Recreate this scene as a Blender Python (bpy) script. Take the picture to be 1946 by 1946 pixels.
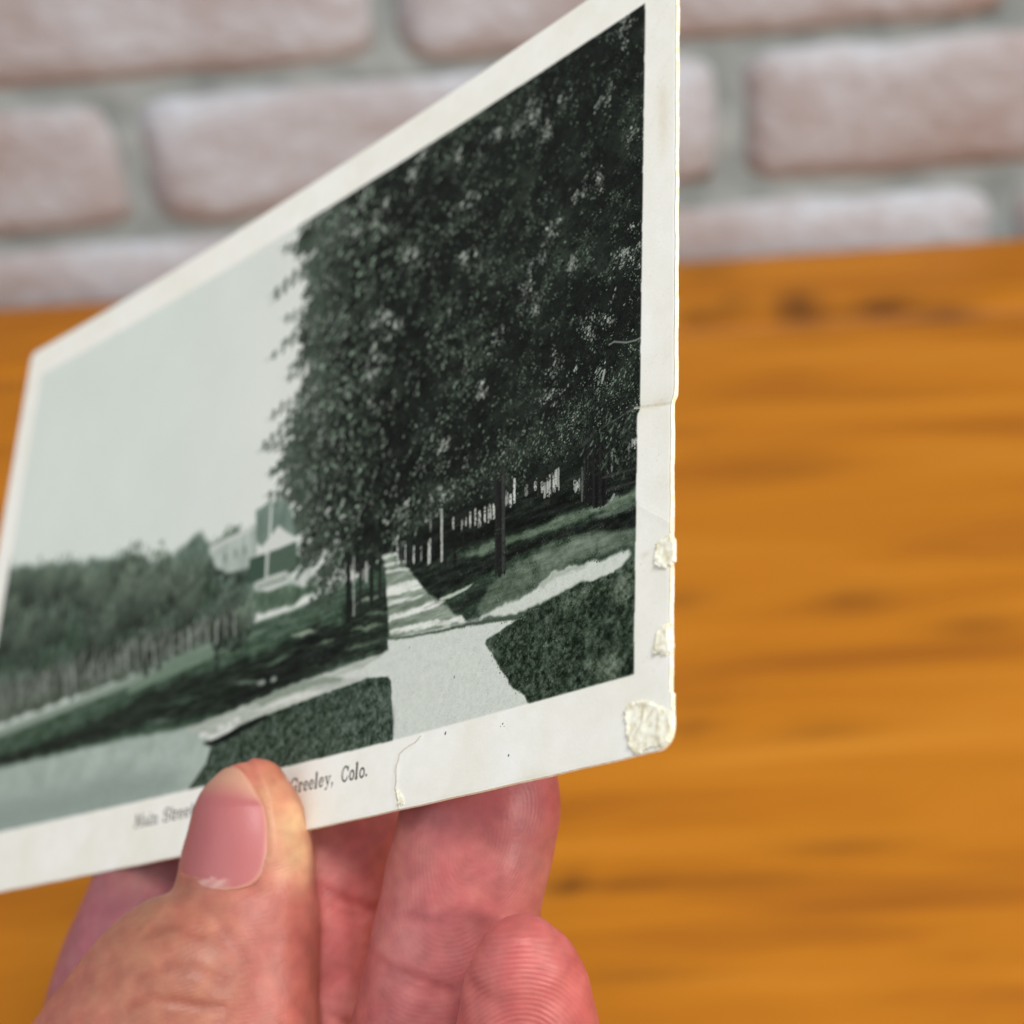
# A hand holding a bent old street-view postcard in front of a whitewashed brick wall and an oiled wooden tabletop.
import bpy, math, random, time
T0 = time.time()
import numpy as np
from mathutils import Matrix, Vector

for o in list(bpy.data.objects):
    bpy.data.objects.remove(o)
sc = bpy.context.scene
col = sc.collection
rng = np.random.default_rng(7)
random.seed(7)

# ---------------------------------------------------------------- camera
cam_data = bpy.data.cameras.new('camera')
cam = bpy.data.objects.new('camera', cam_data)
col.objects.link(cam)
CP, CR = math.radians(35.0), math.radians(6.5)
fwd = Vector((0, math.cos(CP), -math.sin(CP)))
up0 = Vector((0, math.sin(CP), math.cos(CP)))
rt0 = Vector((1, 0, 0))
up = up0*math.cos(CR) + rt0*math.sin(CR)
rt = rt0*math.cos(CR) - up0*math.sin(CR)
CAM_Z = 1.025
cam.matrix_world = Matrix((
    (rt.x, up.x, -fwd.x, 0.0),
    (rt.y, up.y, -fwd.y, 0.0),
    (rt.z, up.z, -fwd.z, CAM_Z),
    (0, 0, 0, 1)))
cam_data.sensor_width = 36.0
cam_data.lens = 36.0*3200/1946
cam_data.clip_start = 0.01
cam_data.clip_end = 20.0
cam_data.dof.use_dof = True
cam_data.dof.focus_distance = 0.165
cam_data.dof.aperture_fstop = cam_data.lens/2.9
sc.camera = cam

# ---------------------------------------------------------------- light (a room, no sun)
world = bpy.data.worlds.new("World")
sc.world = world
world.use_nodes = True
bg = world.node_tree.nodes['Background']
bg.inputs['Color'].default_value = (0.90, 0.955, 1.0, 1)
bg.inputs['Strength'].default_value = AMBIENT = 0.46

def area(name, loc, target, size, energy, color):
    d = bpy.data.lights.new(name, 'AREA')
    d.shape = 'RECTANGLE'
    d.size, d.size_y = size
    d.energy = energy
    d.color = color
    o = bpy.data.objects.new(name, d)
    col.objects.link(o)
    o.location = loc
    o.rotation_euler = (Vector(target)-Vector(loc)).to_track_quat('-Z', 'Y').to_euler()
    return o
area('ceiling_lamp', (0.25, -0.10, 1.95), (0.05, 0.25, 0.85), (0.5, 0.4), 8.9, (1.0, 0.99, 0.97))
area('window_light', (-1.1, -0.35, 1.55), (0, 0.25, 0.9), (0.8, 0.8), 2.8, (0.78, 0.89, 1.0))
area('room_lamp', (0.85, -0.55, 1.35), (0.05, 0.2, 0.9), (0.2, 0.2), 7.4, (1.0, 0.94, 0.86))

sc.view_settings.view_transform = 'Standard'
sc.view_settings.look = 'None'
sc.view_settings.exposure = 0.07
sc.view_settings.gamma = 1.0
sc.view_settings.use_curve_mapping = False

# ================================================================ measured outlines
# card outlines are in millimetres on the card (from its lower left corner);
# digits are centre lines x, y, z and radius in millimetres in the grip's own frame
CROWN=[(141.3, 88.29), (79.24, 87.97), (74.53, 82.3), (72.37, 81.19), (75.22, 77.55), (74.98, 74.45), (76.91, 72.1), (74.76, 69.82), (76.53, 66.96), (74.77, 65.16), (76.45, 62.94), (77.37, 59.66), (79.23, 55.9), (77.48, 54.43), (77.09, 52.66), (76.04, 51.61), (76.05, 50.08), (78.38, 46.91), (78.3, 44.52), (80.15, 42.15), (78.89, 40.57), (79.63, 38.49), (78.35, 37.12), (80.05, 34.97), (82.43, 33.67), (84.18, 32.22), (86.86, 31.14), (88.77, 30.26), (93.05, 28.79), (96.36, 28.95), (98.7, 28.98), (102.13, 31.3), (108.56, 31.05), (113.52, 31.14), (119.29, 30.92), (124.01, 31.53), (130.12, 30.76), (135.22, 29.96), (141.46, 29.29)]
FENCE_X=[-7.57, 41.96, 68.12]
FENCE_Y=[30.69, 29.66, 29.01]
TOPS=[51.54, 48.64, 44.03, 41.44, 41.39, 42.58, 39.72]
CROWN_Y=[32.22, 36.76, 40.57, 44.52, 50.08, 52.66, 55.9, 62.94, 66.96, 72.1, 77.55, 82.3]
CROWN_X=[84.18, 79.47, 78.89, 78.3, 76.05, 77.09, 79.23, 76.45, 76.53, 76.91, 75.22, 74.53]
TIPS=[(69.11, 80.93), (67.38, 81.32), (66.01, 74.26), (69.61, 69.59), (69.96, 65.92), (67.08, 64.23), (71.82, 60.02), (72.8, 55.25), (68.86, 54.96), (67.5, 50.75), (69.96, 46.99), (70.12, 44.05), (72.73, 41.1), (70.73, 82.71), (73.6, 83.12), (66.58, 72.99), (74.92, 55.29), (68.78, 51.32), (72.35, 44.77), (75.88, 38.48), (82.26, 33.38)]
ROOTS=[(77.1, 78.76), (77.52, 77.38), (78.1, 71.62), (78.91, 67.43), (78.67, 63.71), (79.48, 63.41), (79.92, 58.76), (78.69, 52.13), (78.05, 52.78), (76.79, 50.28), (77.81, 47.08), (78.76, 44.31), (79.48, 40.96), (77.52, 79.78), (78.49, 80.97), (76.91, 72.1), (80.35, 55.66), (76.79, 50.28), (77.58, 45.02), (80.18, 38.34), (84.56, 33.11)]
GLINTS=[(117.57, 76.79, 2.2, 60), (119.92, 73.95, 2.2, 60), (115.29, 77.37, 1.6, 24), (111.53, 78.91, 1.6, 20), (117.84, 80.06, 1.3, 10), (133.09, 81.29, 2.2, 16), (131.89, 80.57, 2, 12), (134.43, 52.85, 2.6, 50), (133.31, 52.1, 2.2, 30), (118.76, 55.06, 2.2, 30), (119.92, 57.21, 1.6, 20), (121.01, 60.72, 2.2, 26), (125.81, 54.69, 1.6, 18), (126.7, 63.44, 2.2, 26), (129.5, 64.09, 2.0, 18), (97.21, 81.44, 2.2, 18), (95.31, 80.03, 1.8, 12), (89.29, 77.77, 2.2, 20), (85.69, 80.96, 2.2, 18), (83.22, 78.89, 2, 14), (111.23, 44.94, 1.6, 26), (105.39, 40.15, 1.5, 12), (127.71, 46.07, 1.8, 22), (118.95, 51.72, 1.8, 14), (129.83, 40.14, 1.0, 14), (91.12, 61.96, 1.8, 16), (92.81, 60.58, 1.6, 12), (89.78, 55.96, 2.2, 22), (91.57, 54.61, 2.0, 18), (85.02, 52.62, 1.7, 14), (81.1, 42.92, 1.8, 14), (82.26, 65.38, 1.5, 12), (95.03, 58.66, 1.6, 10), (107.91, 70.81, 2, 12), (115.7, 35.92, 1.5, 10), (98.05, 34.98, 2.5, 16), (103.69, 34.0, 2.2, 22), (105.96, 33.65, 2, 18), (123.49, 43.06, 2.6, 28), (122.03, 39.91, 3, 30), (126.14, 36.11, 2.6, 22), (113.0, 50.78, 2.6, 16), (131.18, 46.23, 2.4, 20), (96.48, 68.57, 2.6, 14), (107.52, 63.86, 2.2, 14), (104.45, 78.33, 2.4, 16), (129.65, 72.76, 2.6, 22), (132.99, 66.99, 2.4, 22), (122.74, 78.53, 2.2, 16), (84.82, 46.32, 2, 10), (97.44, 31.96, 2.2, 14)]
GROUND=[
 ('bush', (92, 108, 95), 0.7, 0.8, [(-33.83, 57.31), (17.77, 47.58), (38.6, 43.87), (41.14, 43.7), (44.67, 41.29), (47.3, 40.94), (50.34, 41.39), (52.11, 41.84), (54.31, 42.47), (56.28, 42.41), (58.74, 40.88), (61.07, 39.26), (64.35, 37.27), (68.26, 34.52), (70.78, 32.86), (70.62, 27.43), (67.47, 26.43), (42.97, 25.44), (-22.41, 26.33)]),
 ('bush dark', (70, 86, 72), 1.2, 1.2, [(-29.38, 45.19), (40.38, 36.36), (51.31, 36.83), (59.88, 36.23), (66.36, 32.54), (69.34, 28.4), (66.1, 27.75), (42.06, 29.27), (-25.14, 33.68)]),
 ('house', (172, 180, 170), 0.4, 0.5, [(59.01, 39.49), (60.3, 40.18), (67.24, 40.31), (69.71, 40.43), (70.25, 38.58), (69.61, 35.8), (68.22, 34.74), (64.76, 35.03), (61.22, 36.62)]),
 ('house window', (128, 140, 128), 0.2, 0.0, [(62.41, 38.33), (63.11, 38.37), (63.34, 37.09), (62.65, 37.05)]),
 ('house window', (128, 140, 128), 0.2, 0.0, [(64.75, 38.24), (65.43, 38.28), (65.66, 37.01), (64.98, 36.97)]),
 ('house window', (128, 140, 128), 0.2, 0.0, [(66.7, 38.24), (67.38, 38.28), (67.6, 37.01), (66.92, 36.97)]),
 ('roof edge', (205, 206, 196), 0.35, 0.0, [(58.89, 40.11), (68.35, 40.51), (68.65, 40.08), (59.25, 39.5)]),
 ('tower', (112, 128, 116), 0.4, 0.3, [(68.88, 42.66), (70.23, 42.72), (73.93, 42.53), (75.79, 41.16), (77.57, 38.02), (77.9, 35.87), (71.2, 36.93), (69.44, 38.09)]),
 ('wall', (172, 180, 170), 0.4, 0.0, [(76.22, 36.31), (82.43, 33.67), (86.85, 31.21), (89.25, 29.62), (89.32, 27.55), (83.27, 27.84), (77.2, 30.08)]),
 ('wall window', (120, 132, 120), 0.3, 0.0, [(79.77, 34.02), (80.77, 33.63), (81.04, 31.82), (80.08, 31.92)]),
 ('wall window', (125, 137, 125), 0.3, 0.0, [(83.67, 32.22), (84.54, 31.8), (84.74, 30.36), (83.9, 30.57)]),
 ('roof', (208, 209, 200), 0.22, 0.0, [(74.12, 39.08), (75.66, 37.91), (78.23, 36.37), (80.01, 35.53), (78.31, 35.87), (72.59, 35.91), (69.3, 35.99), (71.17, 37.26), (72.74, 38.15)]),
 ('opening', (78, 95, 80), 0.3, 0.0, [(72.6, 35.86), (78.32, 35.79), (78.84, 32.41), (72.79, 32.64)]),
 ('opening', (62, 80, 66), 0.3, 0.0, [(68.41, 36.11), (71.91, 35.87), (72.3, 32.55), (69.01, 32.71)]),
 ('post', (188, 190, 180), 0.15, 0.0, [(72.06, 35.83), (72.58, 35.81), (72.84, 32.37), (72.32, 32.44)]),
 ('rail', (198, 200, 190), 0.2, 0.0, [(70.09, 32.45), (77.03, 32.39), (77.46, 30.66), (73.13, 30.65), (70.44, 31.4)]),
 ('rail gaps', (140, 150, 138), 0.2, 0.0, [(70.71, 31.87), (76.97, 31.73), (77.05, 31.18), (70.78, 31.42)]),
 ('rail gaps', (120, 132, 118), 0.08, 0.0, [(70.52, 32.44), (70.74, 32.46), (70.83, 31.95), (70.61, 31.94)]),
 ('rail gaps', (120, 132, 118), 0.08, 0.0, [(71.26, 32.42), (71.47, 32.43), (71.56, 31.93), (71.34, 31.91)]),
 ('rail gaps', (120, 132, 118), 0.08, 0.0, [(71.99, 32.39), (72.2, 32.41), (72.29, 31.91), (72.07, 31.89)]),
 ('rail gaps', (120, 132, 118), 0.08, 0.0, [(72.72, 32.36), (72.93, 32.38), (73.01, 31.88), (72.8, 31.86)]),
 ('rail gaps', (120, 132, 118), 0.08, 0.0, [(73.44, 32.34), (73.65, 32.35), (73.74, 31.85), (73.52, 31.84)]),
 ('rail gaps', (120, 132, 118), 0.08, 0.0, [(74.16, 32.31), (74.38, 32.33), (74.46, 31.83), (74.24, 31.81)]),
 ('rail gaps', (120, 132, 118), 0.08, 0.0, [(74.88, 32.28), (75.09, 32.3), (75.17, 31.8), (74.96, 31.79)]),
 ('rail gaps', (120, 132, 118), 0.08, 0.0, [(75.6, 32.26), (75.81, 32.27), (75.89, 31.78), (75.68, 31.76)]),
 ('rail gaps', (120, 132, 118), 0.08, 0.0, [(76.31, 32.23), (76.52, 32.25), (76.6, 31.75), (76.39, 31.74)]),
 ('hedge', (80, 98, 80), 0.4, 0.5, [(69.92, 31.42), (77.31, 30.6), (78.9, 29.9), (81.79, 30.02), (88.77, 28.31), (89.04, 27.44), (82.04, 28.32), (77.29, 27.59), (70.5, 28.1)]),
 ('shop', (190, 194, 184), 0.4, 0.5, [(77.84, 31.41), (81.6, 31.3), (88.08, 30.09), (88.9, 29.68), (88.82, 28.0), (84.62, 28.01), (82.52, 28.31), (84.49, 28.95), (79.57, 29.74)]),
 ('pole', (222, 222, 214), 0.12, 0.0, [(71.89, 42.44), (72.22, 42.35), (72.65, 37.85), (72.25, 37.95)]),
 ('fence row', (84, 92, 80), 0.5, 0.6, [(-24.1, 30.9), (41.59, 31.22), (53.89, 30.42), (61.11, 29.89), (68.12, 29.01), (67.86, 27.36), (59.39, 26.77), (42.88, 25.82), (-21.41, 23.64)]),
 ('lawn far', (66, 84, 68), 0.4, 0.0, [(-21.08, 22.75), (43.0, 25.28), (67.34, 27.14), (79.27, 26.94), (89.3, 27.68), (96.35, 29.08), (98.07, 17.93), (80.73, 17.47), (63.8, 16.07), (-17.84, 14.05)]),
 ('strip', (140, 152, 138), 0.35, 0.0, [(-21.25, 23.19), (43.0, 25.28), (58.32, 26.29), (67.92, 27.01), (70.19, 26.71), (59.64, 25.53), (43.22, 24.37), (-20.59, 21.42)]),
 ('strip', (110, 128, 110), 0.4, 0.0, [(54.76, 26.25), (66.43, 25.97), (75.24, 25.73), (65.52, 24.8), (56.45, 23.88), (43.5, 23.17), (43.25, 24.22)]),
 ('shade', (36, 44, 36), 0.9, 0.9, [(-20.09, 20.1), (25.42, 20.06), (43.77, 22.04), (54.19, 23.28), (62.51, 22.69), (73.59, 22.78), (83.8, 24.15), (88.98, 22.68), (89.47, 26.36), (97.19, 25.74), (98.04, 18.11), (88.62, 18.08), (72.4, 17.14), (63.69, 16.62), (55.5, 17.18), (44.74, 17.97), (-19.44, 18.35)]),
 ('shade2', (30, 35, 30), 0.8, 0.8, [(76.02, 20.97), (83.94, 23.16), (89.98, 22.45), (91.38, 19.05), (84.6, 18.59), (74.5, 17.39), (65.86, 17.03), (70.93, 19.37)]),
 ('fleck', (150, 160, 140), 0.25, 0.3, [(78.2, 23.77), (81.56, 23.81), (84.95, 23.19), (81.65, 23.21)]),
 ('fleck', (80, 95, 78), 0.25, 0.3, [(73.93, 20.74), (77.0, 21.42), (80.12, 21.42), (77.1, 20.82)]),
 ('fleck', (95, 108, 95), 0.25, 0.3, [(67.52, 20.03), (70.85, 19.85), (74.23, 18.99), (70.96, 19.23)]),
 ('fleck', (110, 122, 102), 0.25, 0.3, [(90.07, 21.81), (93.66, 21.78), (97.25, 21.13), (93.73, 21.21)]),
 ('fleck', (140, 150, 132), 0.25, 0.3, [(90.65, 24.81), (93.5, 25.08), (96.38, 24.7), (93.57, 24.5)]),
 ('fleck', (100, 115, 98), 0.25, 0.3, [(92.79, 23.06), (95.07, 23.07), (97.38, 22.44), (95.13, 22.49)]),
 ('fleck', (84, 98, 80), 0.25, 0.3, [(88.4, 19.68), (92.96, 19.78), (97.46, 19.26), (93.03, 19.22)]),
 ('fleck', (76, 94, 76), 0.25, 0.3, [(79.5, 25.44), (83.08, 25.61), (86.68, 25.1), (83.17, 25.0)]),
 ('fleck', (92, 110, 92), 0.25, 0.3, [(59.9, 24.24), (63.26, 24.76), (66.69, 24.55), (63.38, 24.11)]),
 ('fleck', (80, 98, 80), 0.25, 0.3, [(69.06, 23.72), (72.3, 23.98), (75.6, 23.54), (72.41, 23.36)]),
 ('fleck', (90, 104, 86), 0.25, 0.3, [(84.21, 21.32), (86.16, 21.63), (88.19, 21.28), (86.25, 21.04)]),
 ('fleck', (80, 95, 84), 0.25, 0.3, [(46.77, 18.33), (51.66, 18.36), (56.57, 17.67), (51.8, 17.71)]),
 ('fleck', (62, 76, 64), 0.25, 0.3, [(51.3, 19.98), (57.23, 20.11), (63.13, 19.53), (57.37, 19.47)]),
 ('road', (166, 177, 166), 0.5, 0.2, [(-19.77, 19.23), (44.96, 17.02), (52.08, 16.46), (58.05, 16.2), (62.69, 14.81), (64.58, 12.66), (63.84, 10.69), (60.95, 8.28), (59.79, 7.86), (-15.33, 7.34)]),
 ('road tone', (142, 154, 144), 2.5, 0.0, [(-17.84, 14.05), (46.11, 12.19), (57.99, 10.94), (59.72, 8.2), (-15.33, 7.34)]),
 ('cross path', (176, 180, 168), 0.25, 0.25, [(98.26, 17.83), (94.39, 17.68), (88.71, 17.38), (80.75, 17.34), (72.46, 16.8), (63.77, 16.21), (58.32, 16.02), (63.03, 14.22), (70.19, 14.43), (75.56, 14.83), (81.4, 15.08), (86.76, 15.25), (94.47, 15.5), (98.69, 14.77)]),
 ('cross path lit', (205, 207, 196), 0.25, 0.3, [(98.53, 17.89), (95.83, 17.38), (93.55, 16.89), (88.79, 16.82), (90.81, 16.11), (94.65, 15.58), (98.95, 14.84)]),
 ('cross path lit', (212, 212, 202), 0.3, 0.2, [(86.72, 15.5), (80.93, 16.17), (74.78, 15.73), (71.6, 15.6), (79.0, 15.4), (85.08, 15.26)]),
 ('cross path dim', (140, 148, 134), 0.3, 0.4, [(88.77, 16.94), (80.73, 17.47), (72.47, 16.73), (74.72, 16.06), (82.93, 16.29), (89.84, 16.18)]),
 ('grass left', (62, 74, 62), 0.12, 0.12, [(70.19, 14.43), (75.57, 14.76), (81.41, 15.02), (86.77, 15.18), (94.48, 15.44), (97.28, 15.17), (98.13, 14.88), (98.74, 14.29), (99.83, 7.67), (100.02, 6.78), (80.02, 6.46), (58.96, 6.36), (60.92, 8.41), (63.82, 10.83), (64.55, 12.79)]),
 ('wedge', (14, 18, 15), 0.25, 0.1, [(62.51, 13.45), (64.3, 13.49), (67.58, 13.78), (71.83, 14.27), (75.46, 14.78), (75.85, 14.33), (71.94, 13.68), (67.74, 12.91), (64.22, 12.78)]),
 ('stone', (212, 212, 204), 0.2, 0.0, [(61.39, 14.5), (61.83, 14.89), (62.86, 14.85), (63.43, 14.48), (62.99, 14.16), (61.96, 14.2)]),
 ('stone', (212, 212, 204), 0.2, 0.0, [(65.29, 14.76), (65.72, 15.14), (66.72, 15.1), (67.29, 14.74), (66.85, 14.43), (65.84, 14.47)]),
 ('stone', (212, 212, 204), 0.2, 0.0, [(67.26, 14.88), (67.57, 15.28), (68.34, 15.27), (68.79, 14.94), (68.47, 14.6), (67.7, 14.61)]),
 ('stone', (212, 212, 204), 0.2, 0.0, [(68.64, 15.16), (69.0, 15.55), (69.88, 15.52), (70.38, 15.17), (70.0, 14.85), (69.13, 14.88)]),
 ('stone', (140, 146, 136), 0.2, 0.0, [(75.63, 18.85), (75.93, 19.24), (76.67, 19.22), (77.09, 18.88), (76.78, 18.56), (76.04, 18.57)]),
 ('stone', (140, 146, 136), 0.2, 0.0, [(72.94, 18.98), (73.36, 19.35), (74.33, 19.29), (74.87, 18.93), (74.45, 18.62), (73.48, 18.68)]),
 ('lawn right', (48, 60, 48), 0.4, 0.0, [(96.36, 28.95), (102.2, 30.66), (108.64, 30.11), (116.1, 29.79), (124.09, 29.76), (135.96, 28.35), (138.19, 16.03), (120.1, 16.73), (110.8, 18.21), (108.58, 19.53), (104.3, 22.79), (102.15, 24.77), (98.67, 28.36)]),
 ('dark right', (28, 33, 27), 0.4, 0.2, [(96.2, 30.39), (108.46, 32.3), (119.2, 32.42), (123.96, 32.71), (136.62, 30.89), (136.7, 25.39), (124.21, 27.15), (111.25, 27.58), (96.38, 28.82)]),
 ('dark right', (22, 26, 21), 0.5, 0.4, [(96.35, 29.08), (100.51, 29.25), (106.89, 28.16), (111.2, 28.19), (116.39, 27.94), (124.17, 28.02), (135.97, 27.25), (136.0, 25.33), (127.29, 26.25), (116.34, 26.19), (108.75, 26.76), (102.66, 25.92), (100.27, 27.14)]),
 ('band', (96, 110, 92), 0.3, 0.5, [(109.76, 26.05), (117.03, 25.78), (125.04, 26.04), (131.75, 25.77), (135.38, 26.32), (135.41, 24.85), (133.93, 24.63), (127.36, 24.87), (120.44, 24.94), (117.08, 24.99), (111.09, 25.35)]),
 ('band', (92, 104, 90), 0.25, 0.2, [(131.78, 24.6), (135.42, 24.36), (135.42, 23.95), (132.88, 23.79), (127.37, 24.54)]),
 ('dark band', (25, 29, 24), 0.35, 0.4, [(108.8, 25.23), (115.62, 24.85), (122.8, 24.63), (129.61, 24.24), (135.42, 23.87), (135.46, 21.77), (130.74, 22.93), (122.84, 23.77), (117.18, 23.4), (114.29, 22.76), (110.77, 22.95), (106.19, 22.31), (104.0, 23.2), (105.49, 24.28)]),
 ('lawn mid', (84, 96, 80), 0.35, 0.5, [(112.06, 19.33), (114.4, 21.18), (117.22, 22.7), (122.87, 23.26), (129.65, 23.07), (135.46, 21.77), (135.51, 19.21), (134.02, 20.4), (127.52, 20.69), (123.04, 19.86), (119.59, 19.05), (116.06, 18.22), (113.61, 18.45)]),
 ('lawn mid lit', (112, 124, 108), 0.6, 0.6, [(120.57, 22.51), (127.44, 22.69), (131.86, 21.8), (129.71, 21.09), (122.99, 20.71)]),
 ('shade edge', (30, 36, 30), 0.3, 0.4, [(98.71, 28.05), (102.64, 25.61), (105.38, 25.86), (108.6, 26.14), (112.93, 24.64), (111.47, 23.38), (109.38, 23.18), (106.0, 21.99), (104.29, 22.77), (102.15, 24.89)]),
 ('sun fleck', (188, 194, 178), 0.15, 0.0, [(106.28, 21.92), (109.47, 22.06), (111.81, 22.3), (110.54, 21.8), (107.92, 21.52), (106.04, 21.61)]),
 ('shade edge', (40, 48, 40), 0.25, 0.3, [(107.72, 20.75), (111.09, 21.48), (114.15, 21.98), (113.72, 20.84), (111.22, 19.83), (109.16, 19.42)]),
 ('drive', (205, 208, 196), 0.2, 0.45, [(110.57, 18.29), (120.9, 17.1), (123.96, 17.64), (127.64, 18.25), (130.14, 17.95), (133.44, 18.42), (134.72, 19.4), (134.27, 19.84), (130.07, 19.97), (126.64, 20.19), (123.83, 20.4), (121.27, 19.16), (118.37, 18.83), (115.91, 18.54), (111.86, 18.26)]),
 ('drive tone', (168, 174, 160), 0.3, 0.5, [(121.49, 19.45), (123.84, 20.23), (127.8, 20.06), (129.63, 19.83), (127.81, 19.72), (124.34, 19.59), (122.25, 18.74)]),
 ('walk far', (128, 138, 122), 0.2, 0.0, [(95.64, 29.52), (96.96, 29.56), (98.67, 28.36), (102.15, 24.77), (104.3, 22.79), (107.72, 20.67), (108.58, 19.53), (111.15, 18.02), (97.93, 19.16), (96.27, 28.16)]),
 ('streak', (205, 208, 196), 0.1, 0.1, [(95.35, 29.53), (97.92, 29.3), (98.53, 28.77), (95.7, 29.0)]),
 ('streak', (205, 208, 196), 0.1, 0.1, [(95.95, 28.43), (99.55, 27.88), (99.77, 27.58), (96.09, 28.02)]),
 ('streak', (205, 208, 196), 0.1, 0.1, [(96.23, 27.6), (100.31, 26.82), (100.8, 26.45), (96.28, 27.22)]),
 ('walk lit', (214, 215, 204), 0.15, 0.25, [(96.62, 25.48), (98.7, 25.45), (102.15, 24.89), (103.23, 23.77), (100.84, 23.98), (96.82, 24.19)]),
 ('walk lit', (200, 204, 192), 0.15, 0.2, [(97.02, 23.76), (102.33, 23.05), (103.73, 22.9), (102.37, 22.67), (97.23, 23.13)]),
 ('walk lit', (214, 215, 204), 0.15, 0.3, [(97.5, 22.03), (101.06, 21.86), (105.75, 21.77), (107.4, 21.38), (106.09, 21.05), (102.54, 20.96), (97.57, 21.35)]),
 ('walk lit', (210, 212, 200), 0.15, 0.3, [(97.85, 20.16), (102.66, 19.82), (107.58, 19.33), (109.72, 19.02), (110.83, 18.23), (105.48, 18.81), (97.92, 19.54)]),
 ('walkway', (206, 209, 198), 0.1, 0.1, [(97.45, 19.32), (98.12, 19.06), (110.83, 17.86), (118.53, 16.88), (116.37, 15.93), (114.14, 15.48), (113.85, 14.98), (115.25, 13.51), (117.16, 11.03), (119.72, 8.7), (121.17, 7.36), (99.9, 7.09), (98.9, 14.49), (98.21, 14.99), (94.68, 15.34), (94.47, 17.06), (98.01, 17.64)]),
 ('joint', (70, 82, 68), 0.08, 0.06, [(97.08, 19.39), (101.38, 18.78), (106.07, 18.32), (110.84, 18.04), (115.47, 17.6), (119.21, 17.07), (121.87, 16.78), (120.93, 16.58), (118.5, 16.63), (115.51, 17.06), (110.87, 17.68), (106.09, 18.04), (101.4, 18.53), (97.11, 19.16)]),
 ('grass right', (50, 61, 48), 0.1, 0.22, [(119.7, 16.95), (121.15, 16.96), (123.96, 17.56), (127.64, 18.16), (130.58, 18.0), (133.65, 18.45), (134.94, 19.17), (136.65, 19.04), (136.84, 6.4), (121.21, 7.1), (120.44, 8.23), (119.69, 8.87), (117.93, 10.22), (117.13, 11.22), (116.07, 12.46), (115.24, 13.66), (113.89, 14.99), (114.11, 15.46), (116.09, 15.8), (118.5, 16.63)]),
 ('grass right lit', (96, 106, 90), 1.2, 1.0, [(129.09, 9.24), (130.82, 10.15), (132.99, 9.84), (133.88, 8.24), (131.54, 7.95), (130.0, 8.42)]),
 ('grass right lit', (84, 94, 78), 1.0, 1.0, [(132.37, 17.38), (134.53, 18.14), (135.39, 17.75), (134.58, 15.69), (132.87, 14.82)]),
 ('grass right lit', (72, 84, 68), 1.2, 0.9, [(124.46, 17.01), (129.03, 17.4), (130.18, 16.45), (125.67, 15.89)]),
 ('margin shade', (28, 34, 28), 0.4, 0.2, [(99.28, 8.62), (99.41, 11.48), (99.83, 7.67)]),
]
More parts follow.
